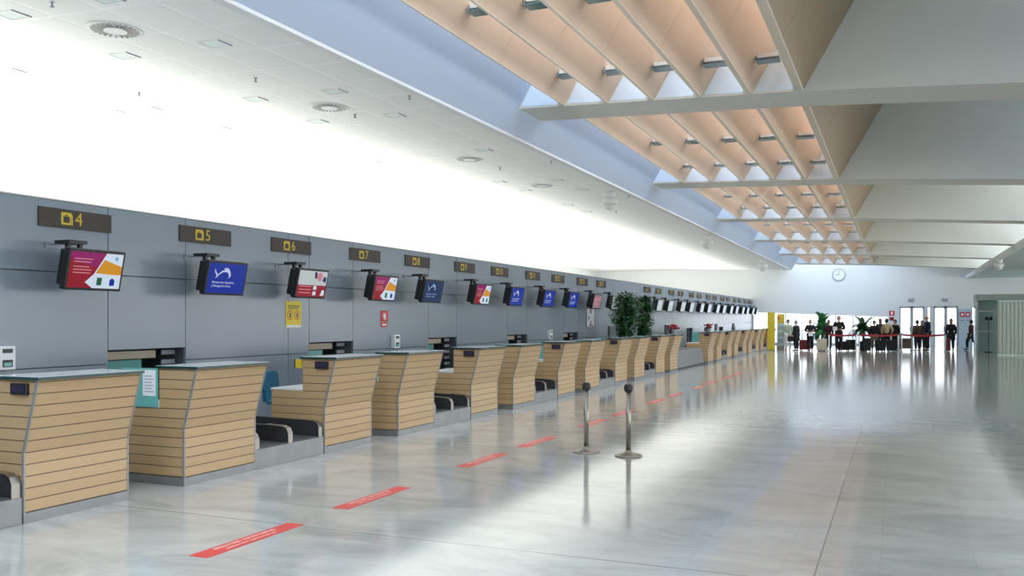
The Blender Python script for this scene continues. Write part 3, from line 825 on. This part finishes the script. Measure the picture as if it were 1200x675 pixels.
# clock
c = P(983, 322, Y=YF)
r = empty('wall_clock', (c.x, YF, c.z), 0, 'round white wall clock high on the far wall', 'clock')
MB().cone((0, -.06, 0), .36, .36, .055, 40, 'y').build('face', 'clockface', r)
m = MB(); seg = 40
for i in range(seg):
    a0, a1 = 2*math.pi*i/seg, 2*math.pi*(i+1)/seg
    m.prism([(.36*math.cos(a0), .36*math.sin(a0)), (.40*math.cos(a0), .40*math.sin(a0)), (.40*math.cos(a1), .40*math.sin(a1)), (.36*math.cos(a1), .36*math.sin(a1))], 'y', -.08, -.005)
m.build('rim', 'ink', r)
m = MB()
for i in range(12):
    a = i*math.pi/6; m.box(.31*math.sin(a)-.012, .31*math.sin(a)+.012, -.064, -.0605, .31*math.cos(a)-.012, .31*math.cos(a)+.012)
m.build('hour_marks', 'ink', r)
MB().box(-.012, .012, -.070, -.066, -.02, .29).build('minute_hand', 'black', r)
MB().box(-.22, .02, -.076, -.072, -.014, .014).build('hour_hand', 'black', r)

# ------------------------------------------------------------------ plants
def leafy(loc, h, rt, rb, n, label, matn='leaf', seed=1):
    rnd = random.Random(seed)
    r = empty('potted_tree', loc, 0, label, 'plant', 'tall dark potted trees by the grey wall')
    MB().lathe([(.20, 0), (.26, .40), (.28, .42), (.25, .44)], seg=20).build('pot', 'terracotta', r)
    m = MB()
    for i in range(3): m.tube([(.05*math.cos(i*2), .05*math.sin(i*2), .4), (.08*math.cos(i*2+.6), .08*math.sin(i*2+.6), h*.5), (.18*math.cos(i*2+1), .18*math.sin(i*2+1), h*.86)], [.025, .02, .01])
    m.build('stem', 'bark', r)
    m = MB()
    for i in range(n):
        t = rnd.random(); z = .55+(h-.55)*t
        pr = (rb+(rt-rb)*min(1, max(0, (t-.25)/.35)))
        if t > .85: pr *= math.sqrt(max(.05, 1-((t-.85)/.15)**2*.75))
        a = rnd.random()*6.283; q = pr*math.sqrt(rnd.random())*(.85+.3*math.sin(7*a+9*t))
        c = Vector((q*math.cos(a), q*math.sin(a), z))
        d = Vector((math.cos(a+rnd.uniform(-.8, .8)), math.sin(a+rnd.uniform(-.8, .8)), rnd.uniform(-.9, .5))).normalized()
        u = d.cross(Vector((0, 0, 1))).normalized()*rnd.uniform(.03, .05); L_ = rnd.uniform(.12, .2); nb = d.cross(u).normalized()*.012
        m.poly([c, c+d*L_*.45+u+nb, c+d*L_]); m.poly([c, c+d*L_, c+d*L_*.45-u+nb])
    m.build('foliage', matn, r)
Xp = -7.85; d = ray(733, 375); leafy((Xp, d.y*Xp/d.x, 0), 2.5, .42, .18, 2600, 'wider tall dark green potted tree before the grey wall', seed=3)
d = ray(754.5, 375); leafy((Xp, d.y*Xp/d.x, 0), 2.46, .28, .20, 1900, 'narrower tall dark green potted tree, right of the wider one', seed=5)
def palm(loc, h, n, spread, label, matn, seed, pot='terracotta', trunk=.9):
    rnd = random.Random(seed)
    r = empty('potted_palm', loc, 0, label, 'plant', 'potted palms behind the queue')
    MB().lathe([(.20, 0), (.27, .45), (.29, .48), (.25, .5)], seg=20).build('pot', pot, r)
    m = MB(); m.tube([(0, 0, .45), (.02, 0, trunk)], [.07, .05]); m.build('trunk', 'bark', r)
    m = MB()
    for i in range(n):
        a = i*2.4+rnd.random(); el = rnd.uniform(.35, 1.4); L_ = (h-trunk)*rnd.uniform(.75, 1.05)
        pts = []; p = Vector((0, 0, trunk)); e = el
        for s in range(9):
            pts.append(p.copy()); dd = Vector((math.cos(a)*math.cos(e)*spread, math.sin(a)*math.cos(e)*spread, math.sin(e))); p = p+dd*L_/8; e -= .16
        m.tube(pts, .012, 4)
        for s in range(2, 9):
            dd = (pts[s]-pts[s-1]).normalized(); w = dd.cross(Vector((0, 0, 1))).normalized()
            for sg in (-1, 1):
                for o_ in (0, .5):
                    c = pts[s-1].lerp(pts[s], o_); tip = c+w*sg*.28*(1.1-s/12)+dd*.14+Vector((0, 0, -.06)); m.poly([c, c+dd*.10, tip])
    m.build('fronds', matn, r)
def FP(px, feet): return P(px, feet, z=0)
p = FP(961, 411.0); palm((p.x, p.y+1.2, 0), 2.75, 46, .26, 'bright green palm behind the luggage, left of the queue', 'palmleaf', 4, trunk=.8)
p = FP(1011, 411.0); palm((p.x, p.y+.9, 0), 2.45, 26, .62, 'dark spiky palm standing inside the queue', 'leaf', 9, 'black', 1.0)

# ------------------------------------------------------------------ people
def skin_obj(name, verts, edges, radii, mat, parent, sub=1, root=0):
    me = bpy.data.meshes.new(name); me.from_pydata([tuple(v) for v in verts], edges, []); 
    o = bpy.data.objects.new(name, me); COL.objects.link(o)
    o.modifiers.new('s', 'SKIN')
    if not me.skin_vertices: me.attributes  # layer is made with the modifier
    sv = me.skin_vertices[0].data
    for i, rr in enumerate(radii):
        sv[i].radius = rr if isinstance(rr, (tuple, list)) else (rr, rr); sv[i].use_root = (i == root)
    s = o.modifiers.new('u', 'SUBSURF'); s.levels = sub; s.render_levels = sub
    bpy.context.view_layer.update()
    m2 = bpy.data.meshes.new_from_object(o.evaluated_get(bpy.context.evaluated_depsgraph_get()))
    bpy.data.objects.remove(o); bpy.data.meshes.remove(me)
    return m2
def person(loc, rz, h, label, top, legs, hair='hairdark', pose=None, long_hair=False, coat=False, bald=False, hold=None):
    pose = pose or {}
    s = h/1.75; r = empty('person', loc, rz, label, 'person', None)
    V = lambda x, y, z: Vector((x, y, z))*s
    J = dict(pel=V(0, 0, .95), waist=V(0, 0, 1.08), chest=V(0, .01, 1.28), neck=V(0, 0, 1.47), hb=V(0, .01, 1.55))
    for sd, sg in (('l', -1), ('r', 1)):
        J['sh'+sd] = V(.17*sg, 0, 1.41); J['el'+sd] = V(.23*sg, -.02, 1.13); J['wr'+sd] = V(.23*sg, .06, .90); J['ha'+sd] = V(.22*sg, .08, .83)
        J['hi'+sd] = V(.09*sg, 0, .90); J['kn'+sd] = V(.10*sg, .01, .50); J['an'+sd] = V(.10*sg, -.02, .09); J['to'+sd] = V(.11*sg, .12, .03)
    for k, v in pose.items(): J[k] = V(*v)
    # body: one continuous skin with head, hands and fingers
    names = ['pel', 'waist', 'chest', 'neck', 'hb']; ed = [('pel', 'waist'), ('waist', 'chest'), ('chest', 'neck'), ('neck', 'hb')]
    rad = dict(pel=.12, waist=.11, chest=.13, neck=.060, hb=.062)
    for sd in 'lr':
        ed += [('chest', 'sh'+sd), ('sh'+sd, 'el'+sd), ('el'+sd, 'wr'+sd), ('wr'+sd, 'ha'+sd), ('pel', 'hi'+sd), ('hi'+sd, 'kn'+sd), ('kn'+sd, 'an'+sd), ('an'+sd, 'to'+sd)]
        rad.update({'sh'+sd: .055, 'el'+sd: .040, 'wr'+sd: .028, 'ha'+sd: .035, 'hi'+sd: .085, 'kn'+sd: .055, 'an'+sd: .038, 'to'+sd: .035})
    nm = list(rad.keys()); idx = {k: i for i, k in enumerate(nm)}
    me = skin_obj('body', [J[k] for k in nm], [(idx[a], idx[b]) for a, b in ed], [rad[k]*s for k in nm], 'skin', r)
    bm = bmesh.new(); bm.from_mesh(me)
    mb = MB(); mb.bm.free(); mb.bm = bm
    hc = J['hb']+V(0, .02, .10)
    mb.ball(hc, .075*s, .092*s, .112*s, 16, 12); mb.ball(hc+V(0, .092, -.01), .013*s, .02*s, .022*s, 6, 5)
    for sg in (-1, 1): mb.ball(hc+V(.077*sg, 0, 0), .012*s, .02*s, .03*s, 6, 5)
    mb.ball(hc+V(0, .085, -.055), .022*s, .01*s, .006*s, 6, 4)
    for sd, sg in (('l', -1), ('r', 1)):
        w, ha = J['wr'+sd], J['ha'+sd]; d = (ha-w).normalized(); side = d.cross(Vector((1, 0, 0))); 
        side = side.normalized() if side.length > .1 else Vector((0, 1, 0))
        for q, ln in enumerate((.065, .075, .07, .055)):
            b = ha+side*(q-1.5)*.02*s; cr = d.cross(side)*(.012*sg)
            mb.tube([b, b+d*ln*s*.5, b+d*ln*s*.9+cr*s*1.5], [.010*s, .009*s, .007*s], 6)
        mb.tube([w+d*.03*s, w+d*.05*s+side*.035*s, w+d*.09*s+side*.045*s], [.012*s, .011*s, .008*s], 6)
    for f in mb.bm.faces: f.smooth = True
    mb.build('body', 'skin', r)
    # eyes
    m = MB()
    for sg in (-1, 1): m.ball(hc+V(.03*sg, .083, .012), .010*s, .008*s, .008*s, 6, 4)
    m.build('eyes', 'black', r)
    # top
    def cloth(name, keys, rads, edges, mat):
        ii = {k: i for i, k in enumerate(keys)}
        me = skin_obj(name, [J[k] for k in keys], [(ii[a], ii[b]) for a, b in edges], [(x*s if not isinstance(x, tuple) else (x[0]*s, x[1]*s)) for x in rads], mat, r)
        me.materials.clear(); me.materials.append(MT[mat])
        for p_ in me.polygons: p_.use_smooth = True
        o = bpy.data.objects.new(name, me); COL.objects.link(o); o.parent = r; return o
    J['cu_l'] = J['wrl'].lerp(J['ell'], .12); J['cu_r'] = J['wrr'].lerp(J['elr'], .12)
    J['col'] = J['neck']-V(0, 0, .03); J['hem'] = J['pel']-V(0, 0, .04)
    cloth('coat' if coat else 'top', ['hem', 'waist', 'chest', 'col', 'shl', 'shr', 'ell', 'elr', 'cu_l', 'cu_r'], [.175, .16, .18, .085, .098, .098, .078, .078, .060, .060],
          [('hem', 'waist'), ('waist', 'chest'), ('chest', 'col'), ('chest', 'shl'), ('chest', 'shr'), ('shl', 'ell'), ('shr', 'elr'), ('ell', 'cu_l'), ('elr', 'cu_r')], top)
    if coat:
        MB().lathe([(.23*s, .60*s), (.22*s, .80*s), (.19*s, .98*s), (.15*s, 1.06*s)], seg=18, sy=.8).build('coat_skirt', top, r)
    J['aL'] = J['anl']+V(0, 0, .02); J['aR'] = J['anr']+V(0, 0, .02)
    cloth('trousers', ['pel', 'hil', 'hir', 'knl', 'knr', 'aL', 'aR'], [.15, .125, .125, .092, .092, .072, .072],
          [('pel', 'hil'), ('pel', 'hir'), ('hil', 'knl'), ('hir', 'knr'), ('knl', 'aL'), ('knr', 'aR')], legs)
    for sd in 'lr':
        a, t = J['an'+sd], J['to'+sd]; m = MB(); mid = (a+t)/2; mid.z = min(a.z, t.z)+.02*s
        ang = math.atan2(t.z-a.z+.05*s, (t-a).length)
        m.ball((mid.x, mid.y, mid.z-.0*s), .05*s, .14*s, .045*s, 12, 8); m.build('shoe', 'black', r)
    # hair
    if not bald:
        m = MB(); m.ball(hc+V(0, -.024, .036), .094*s, .104*s, .104*s, 14, 10); m.ball(hc+V(0, -.035, -.02), .095*s, .085*s, .09*s, 12, 8)
        if long_hair: m.ball(hc+V(0, -.06, -.12), .085*s, .055*s, .19*s, 12, 8)
        m.build('hair', hair, r)
    else:
        m = MB(); m.ball(hc+V(0, -.045, -.01), .083*s, .07*s, .07*s, 12, 8); m.build('hair', hair, r)
    return r
def PP(px, feet=411.3): p = P(px, feet, z=0); return p
FWD = math.pi   # facing the camera
bent = dict(ell=(-.27, .02, 1.15), wrl=(-.14, .22, 1.10), hal=(-.08, .26, 1.10), elr=(.27, .02, 1.15), wrr=(.14, .22, 1.12), har=(.08, .26, 1.12))
walk = dict(hil=(-.08, .02, .90), knl=(-.09, .22, .54), anl=(-.09, .20, .10), tol=(-.09, .34, .04), knr=(.09, -.08, .50), anr=(.09, -.42, .24), tor=(.09, -.36, .12),
            ell=(-.24, -.12, 1.15), wrl=(-.24, -.06, .93), hal=(-.23, -.03, .86), elr=(.24, .08, 1.15), wrr=(.22, .24, .98), har=(.21, .29, .93))
lean = dict(elr=(.30, -.05, 1.18), wrr=(.24, .10, .98), har=(.20, .14, .93))
ppl = [
 (923.5, 410.8, 1.66, math.pi, 'person in a pale green top near the yellow totem', 'c_green', 'c_white', dict()),
 (933, 411.6, 1.62, R(60), 'person with grey hair in a dark coat carrying a black bag', 'c_black', 'c_black', dict(hair='hairgrey', coat=True)),
 (949.5, 411.3, 1.64, math.pi, 'person with grey hair in black holding papers beside burgundy suitcase', 'c_black', 'c_black', dict(hair='hairgrey', pose=bent)),
 (971, 411.3, 1.63, R(200), 'person with long dark hair and wine top at queue start', 'c_wine', 'c_black', dict(long_hair=True)),
 (983, 411.5, 1.84, math.pi, 'tall person in a black t-shirt reading papers over dark suitcases', 'c_black', 'c_char', dict(pose=bent, hair='hairgrey')),
 (1024.5, 411.3, 1.60, math.pi, 'person in black standing right of the spiky palm', 'c_black', 'c_khaki', dict()),
 (1031.5, 409.8, 1.70, R(160), 'person half hidden behind the one in beige jacket', 'c_brown', 'c_black', dict(long_hair=True)),
 (1039, 411.4, 1.70, 0., 'person in a beige jacket seen from behind in the queue', 'c_beige', 'c_black', dict(pose=lean)),
 (1049, 411.3, 1.64, R(150), 'person in black leaning with hand on hip at the barrier', 'c_black', 'c_black', dict(pose=lean)),
 (1075, 411.5, 1.62, R(30), 'person in a brown jacket facing the tall one in navy', 'c_brown', 'c_char', dict(hair='hairdark')),
 (1080.5, 410.3, 1.60, R(170), 'person with black hair between the brown and navy jackets', 'c_char', 'c_char', dict(long_hair=True)),
 (1086.5, 411.5, 1.86, R(110), 'tall balding person in a navy jacket by the doors', 'c_navy', 'c_char', dict(bald=True, hair='hairgrey')),
 (1114.5, 411.5, 1.70, R(165), 'person with long dark hair in black coat pulling red suitcase', 'c_char', 'c_char', dict(long_hair=True, coat=True)),
 (1138.5, 410.4, 1.62, R(65), 'person in a dark red top striding past the glass booth', 'c_red', 'c_black', dict(pose=walk)),
]
for px, fy, h, rz, lab, top, legs, kw in ppl:
    p = PP(px, fy); person((p.x, p.y, 0), rz, h, lab, top, legs, **kw)

# bag on the arm, papers
def hand_bag(px, py, lab, w=.32, h=.28, mat='suitblack'):
    base = PP(px, 411.5); c = P(px, py, Y=base.y-.12)
    r = empty('shoulder_bag', (c.x, c.y, c.z), 0, lab, 'bag')
    MB().box(-w/2, w/2, -.07, .07, -h/2, h/2, .04).build('body', mat, r)
    MB().tube([(-w*.35, 0, h/2-.02), (-w*.2, 0, h/2+.2), (w*.2, 0, h/2+.2), (w*.35, 0, h/2-.02)], .012).build('strap', mat, r)
hand_bag(926.6, 397, 'black shoulder bag on the arm of the grey-haired person')
for px, py, lab in ((950, 391.5, 'white papers held by the person beside the burgundy suitcase'), (978.5, 385, 'white papers held by the tall person in black t-shirt')):
    base = PP(px, 411.4); c = P(px, py, Y=base.y-.40)
    r = empty('held_papers', c, 0, lab, 'papers'); MB().box(-.11, .11, -.004, .004, -.10, .10).build('sheet', 'paper', r); MB().box(-.08, .08, -.006, -.004, .03, .04).box(-.08, .06, -.006, -.004, -.01, .0).build('printed_lines', 'ink', r)

# luggage
def suitcase(px, feet, w, h, dpt, mat, lab, rz=0., handle=True, dy=0):
    p = PP(px, feet); r = empty('suitcase', (p.x, p.y+dy, 0), rz, lab, 'suitcase', 'luggage around the queue')
    MB().box(-w/2, w/2, -dpt/2, dpt/2, .05, h, .04).build('shell', mat, r)
    m = MB()
    for a in (-1, 1):
        for b in (-1, 1): m.cone((a*(w/2-.07)-.02, b*(dpt/2-.05), .03), .03, .03, .04, 12, 'x')
    m.build('wheel', 'rubber', r)
    if handle: m = MB(); m.tube([(-.10, 0, h-.02), (-.10, 0, h+.10), (.10, 0, h+.10), (.10, 0, h-.02)], .012, 6); m.build('handle', 'rubber', r)
    m = MB(); m.box(-w/2+.05, w/2-.05, -dpt/2-.012, -dpt/2, .12, h*.5); m.build('front_pocket', mat, r)
suitcase(943.5, 410.8, .58, .58, .28, 'darkred', 'burgundy suitcase lying between the two grey-haired people', handle=False)
suitcase(963, 411.6, .50, .66, .30, 'suitbeige', 'beige suitcase with a black square in front of green palm')
suitcase(989, 411.3, .62, .52, .30, 'suitblack', 'black suitcase right of the tall person in black t-shirt')
suitcase(997, 411.0, .50, .60, .30, 'suitblack', 'second black suitcase, left of the first double posts')
suitcase(1032, 411.6, .50, .60, .30, 'suitblack', 'large black suitcase before the person in beige jacket', dy=-.5)
suitcase(1044.5, 411.6, .48, .62, .30, 'suitblack', 'black suitcase right of the beige-jacket person', dy=-.5)
suitcase(1016, 411.6, .40, .70, .26, 'suitblack', 'black suitcase under the spiky palm', dy=-.5)
suitcase(1110.8, 411.9, .22, .68, .35, 'darkred', 'tall red suitcase beside the person in black coat', dy=-.3)
# crates on a cart
p = PP(1061, 411.2)
r = empty('luggage_cart', (p.x, p.y, 0), 0, 'low luggage cart with chrome frame by the barrier end', 'cart')
MB().box(-.32, .32, -.28, .28, .12, .16).build('platform', 'steel', r)
m = MB()
for a in (-.26, .26):
    for b in (-.2, .2): m.cone((a-.015, b, .06), .06, .06, .03, 14, 'x')
m.build('wheel', 'rubber', r); MB().tube([(-.3, .26, .14), (-.3, .3, .95), (.3, .3, .95), (.3, .26, .14)], .014).build('frame', 'steel', r)
for i, lab in enumerate(('brown case at the bottom of the cart stack', 'brown case on top of the cart stack')):
    r = empty('travel_case', (p.x, p.y-.03, .162+i*.26), 0, lab, 'case', 'brown cases stacked on the cart')
    MB().box(-.29, .29, -.20, .20, 0, .255, .025).build('shell', 'suitbrown', r); MB().tube([(-.08, -.2, .12), (-.08, -.24, .12), (.08, -.24, .12), (.08, -.2, .12)], .012, 6).build('handle', 'rubber', r)

# queue barrier
GQ = 'slim queue posts of the far barrier'
bp = [(971.5, 411.9), (1003.2, 412.2), (1007.0, 412.2), (1052.6, 412.2), (1056.6, 412.2), (1107.8, 412.4)]
bl = ['queue post at the left end of the red barrier', 'left of the double queue posts near the spiky palm', 'right of the double queue posts near the spiky palm',
      'left of the double queue posts before the left door', 'right of the double queue posts before the left door', 'queue post with reddish belt beside the red suitcase']
bpos = []
for (px, fy), lab in zip(bp, bl):
    p = PP(px, fy); bpos.append(p)
    r = empty('barrier_post', (p.x, p.y, 0), 0, lab, 'queue post', GQ)
    MB().lathe([(.062, 0), (.062, .015), (.04, .04)], seg=20).build('base', 'chrome', r); MB().cone((0, 0, .03), .032, .032, .85, 14).build('pole', 'paper', r); MB().cone((0, 0, .88), .045, .045, .07, 14).build('head', 'black', r)
for i, (a, b) in enumerate(((0, 1), (1, 2), (2, 3), (3, 4), (4, 5))):
    A, B_ = bpos[a].copy(), bpos[b].copy(); dd = (B_-A).normalized(); A += dd*.05; B_ -= dd*.05; n = Vector((-dd.y, dd.x, 0))*.004
    m = MB(); N_ = 10; pr = []
    for t in range(N_+1):
        q = A.lerp(B_, t/N_); sag = -.05*(1-(2*t/N_-1)**2); z0 = .83+sag
        pr.append((q, z0))
    for (q0, z0), (q1, z1) in zip(pr, pr[1:]):
        vs = [m.bm.verts.new(v) for v in ((q0.x-n.x, q0.y-n.y, z0), (q1.x-n.x, q1.y-n.y, z1), (q1.x-n.x, q1.y-n.y, z1+.10), (q0.x-n.x, q0.y-n.y, z0+.10), (q0.x+n.x, q0.y+n.y, z0), (q1.x+n.x, q1.y+n.y, z1), (q1.x+n.x, q1.y+n.y, z1+.10), (q0.x+n.x, q0.y+n.y, z0+.10))]
        for f in ((0, 1, 2, 3), (7, 6, 5, 4), (3, 2, 6, 7), (0, 4, 5, 1)): m.bm.faces.new([vs[k] for k in f])
    o = m.build('barrier_belt', 'beltred')
    tag(o, ['red barrier belt in front of the tall person in black t-shirt', 'short red belt between the double posts near the palm', 'long red belt in front of the person in beige jacket', 'short red belt between double posts before the left door', 'red belt before the couple in brown and navy jackets'][i], 'barrier belt', 'red belts of the far queue barrier')

# ------------------------------------------------------------------ far end furniture and signs
def totem(px0, px1, ytop, ybot, mat, name, lab, th=.12):
    a = P(px0, ybot, z=0); b = P(px1, ybot, z=0); t = P((px0+px1)/2, ytop, Y=(a.y+b.y)/2)
    r = empty(name, ((a.x+b.x)/2, a.y, 0), 0, lab, 'totem')
    w = abs(b.x-a.x)/2
    return r, w, t.z
r, w, z = totem(899.5, 908.5, 366, 411, 'yellow', 'information_totem', 'tall yellow totem at the far end of the counters')
MB().box(-w, w, -.1, .1, .03, z, .01).build('panel', 'yellow', r); MB().box(-w*1.1, w*1.1, -.2, .2, 0, .03).build('foot', 'steel', r)
r, w, z = totem(911, 919.5, 368, 409.5, 'yellow', 'timetable_stand', 'pale stand with a yellow top and grey sheets beside the totem')
MB().box(-w, w, -.06, .06, 1.45, z, .01).build('header', 'yellow', r); MB().box(-w*1.1, w*1.1, -.05, .05, .2, 1.45).build('panel', 'bluegrey', r)
m = MB()
for i in range(3): m.box(-w*.75, w*.75, -.056, -.05, .35+i*.36, .62+i*.36)
m.build('sheet', 'headgrey', r); MB().box(-w*1.1, w*1.1, -.2, .2, 0, .2).build('foot', 'steel', r)
MB().box(-w*.95, -w*.45, -.066, -.06, 1.65, 1.85).build('red_mark', 'red', r)
# board between the doors
a, b = FX(1123.5), FX(1138)
r = empty('notice_board', ((a+b)/2, YF, 0), 0, 'tall pale blue board with two red symbols right of doors', 'board')
w = (b-a)/2; zz = FZ(1130, 362)
MB().box(-w, w, -.12, -.001, 0, zz).build('panel', 'bluegrey', r)
for s in (-1, 1):
    MB().box(s*w*.45-.13, s*w*.45+.13, -.13, -.12, zz-.50, zz-.20).build('red_symbol', 'red', r)
    MB().box(s*w*.45-.07, s*w*.45+.07, -.14, -.13, zz-.42, zz-.28).build('white_pictogram', 'paper', r)
    MB().box(s*w*.45-.12, s*w*.45+.12, -.13, -.12, zz-.75, zz-.68).build('caption', 'ink', r)
# door signs
for px, lab in ((1067.5, 'small grey exit sign over the left door pair'), (1107, 'small grey exit sign over the right door pair')):
    c = P(px, 351.5, Y=YF); r = empty('door_sign', (c.x, YF, c.z), 0, lab, 'sign', 'small signs over the far doors')
    MB().box(-.17, .17, -.08, -.001, -.09, .09).build('box', 'headgrey', r)
    MB().box(-.13, -.02, -.086, -.08, -.06, .06).box(.02, .13, -.086, -.08, -.06, .06).build('pictogram', 'ink', r)
c = P(1045, 367, Y=YF); r = empty('fire_sign', (c.x, YF, c.z), 0, 'red fire sign on the far wall left of the doors', 'sign')
MB().box(-.16, .16, -.02, -.001, -.16, .16).build('plate', 'red', r); MB().box(-.06, .06, -.025, -.02, -.09, .11).build('pictogram', 'paper', r)
MB().box(-.13, .13, -.02, -.001, -.48, -.26).build('caption_plate', 's_rose' if 0 else 'flowerred', r)

# glass booth on the right
YB = 50.6
a = P(1143.5, 375, Y=YB).x; zt = P(1150, 345, Y=YB).z; zh = P(1150, 352, Y=YB).z
r = empty('glass_booth', (a, YB, 0), 0, 'green glass booth under a grey header at the right edge', 'booth')
MB().box(0, 10.2, -.1, 1.4, zh, zt).build('header', 'headgrey', r)
MB().box(0, .10, -.05, .05, 0, zh).box(1.55, 1.62, -.05, .05, 0, zh).box(.1, 1.55, -.03, .03, 1.05, 1.10).box(.1, 1.55, -.03, .03, 2.08, 2.12).build('frame', 'frame', r)
MB().box(.10, 1.55, -.008, .008, .0, zh).build('glass_pane', 'glassgreen', r)
MB().box(0.0, 10.2, 1.3, 1.4, 0, zh).build('back_panel', 'greenpanel', r)
MB().box(.0, .02, .05, 1.3, 0, zh).build('side_glass', 'glassgreen', r)
# dark twin fixture inside
c = P(1158.5, 373.5, Y=YB+.6)
r = empty('twin_screen_stand', (c.x, YB+.6, 0), 0, 'dark two-headed screen stand inside the glass booth', 'stand')
MB().box(-.15, -.02, -.04, .04, c.z-.08, c.z+.1, .01).build('screen', 'black', r); MB().box(.04, .17, -.04, .04, c.z-.08, c.z+.1, .01).build('screen', 'black', r)
MB().tube([(0.01, 0, 0), (.01, 0, c.z-.05)], .02).box(-.15, .17, -.015, .015, c.z-.03, c.z).build('pole', 'ink', r); MB().cone((0, 0, 0), .18, .15, .03, 20).build('foot', 'black', r)
# ribbed screen
YR = 46.5
a = P(1170, 375, Y=YR).x; zt = P(1185, 352, Y=YR).z
r = empty('ribbed_screen', (a, YR, 0), 0, 'pale ribbed folding screen at the right edge before the booth', 'screen')
m = MB()
n = 40
for i in range(n):
    x = i*.16; m.prism([(x, .05), (x+.03, .015), (x+.12, .015), (x+.15, .05)], 'z', .06, zt-.06)
m.build('ribs', 'slatpale', r)
MB().box(-.03, n*.16, -.05, .08, zt-.06, zt).build('top_rail', 'greenpanel', r); MB().box(-.03, n*.16, -.05, .08, 0, .06).build('bottom_rail', 'greenpanel', r)
MB().box(-.03, n*.16, .055, .07, .06, zt-.06).build('backing', 'slatpale', r)

# ------------------------------------------------------------------ light
wd = bpy.data.worlds.new('sky'); SC.world = wd; wd.use_nodes = True; N = wd.node_tree.nodes; L = wd.node_tree.links
bg = N['Background']; tc = N.new('ShaderNodeTexCoord'); sp = N.new('ShaderNodeSeparateXYZ'); L.new(tc.outputs['Generated'], sp.inputs[0])
cr = N.new('ShaderNodeValToRGB'); cr.color_ramp.elements[0].position = .0; cr.color_ramp.elements[0].color = (.95, .97, 1, 1)
cr.color_ramp.elements[1].position = .75; cr.color_ramp.elements[1].color = (.50, .68, 1, 1); L.new(sp.outputs[2], cr.inputs[0]); L.new(cr.outputs[0], bg.inputs[0])
bg.inputs[1].default_value = 2.4
def area(name, loc, rot, sx, sy, power, col=(1, 1, 1), spread=180):
    l = bpy.data.lights.new(name, 'AREA'); l.shape = 'RECTANGLE'; l.size = sx; l.size_y = sy; l.energy = power; l.color = col; l.spread = R(spread)
    o = bpy.data.objects.new(name, l); COL.objects.link(o); o.location = loc; o.rotation_euler = rot; return o
# unseen fill lights added behind the grey wall to whiten the ceiling
area('added_ceiling_fill', (-14.3, 27, 2.3), (R(180), R(6), 0), 9.4, 66, 3400, (1, .99, .96))
area('added_wall_top_fill', (-9.6, 27, 2.85), (R(180), R(25), 0), .5, 66, 330, (1, .99, .97))  # second added fill, lifts the ceiling towards the fascia
# sky light through the glazed roof
area('roof_daylight', (-2.6, 24, ZFU+T+1.3), (0, 0, 0), 4.2, 62, 5600, (.80, .89, 1))
area('right_well_daylight', (5.4, 39, ZT+.2), (0, 0, 0), 2.0, 32, 700, (1, .99, .96))
# daylight through the right-hand facade
area('facade_daylight', (14.2, 27, 2.3), (0, R(90), 0), 3.6, 66, 1300, (1, .98, .95))
area('far_void_fill', (-3.2, 58, 6.6), (0, 0, 0), 5, 7, 30, (.9, .96, 1))  # unseen fill light added to brighten the far wall

vs = SC.view_settings
SC.display_settings.display_device = 'sRGB'
vs.view_transform = 'Standard'; vs.look = 'None'; vs.gamma = 1; vs.use_curve_mapping = False; vs.exposure = 0.0
cy = SC.cycles
cy.use_denoising = True; cy.max_bounces = 8; cy.diffuse_bounces = 5; cy.glossy_bounces = 4; cy.transmission_bounces = 8; cy.sample_clamp_indirect = 6; cy.caustics_reflective = False; cy.caustics_refractive = False
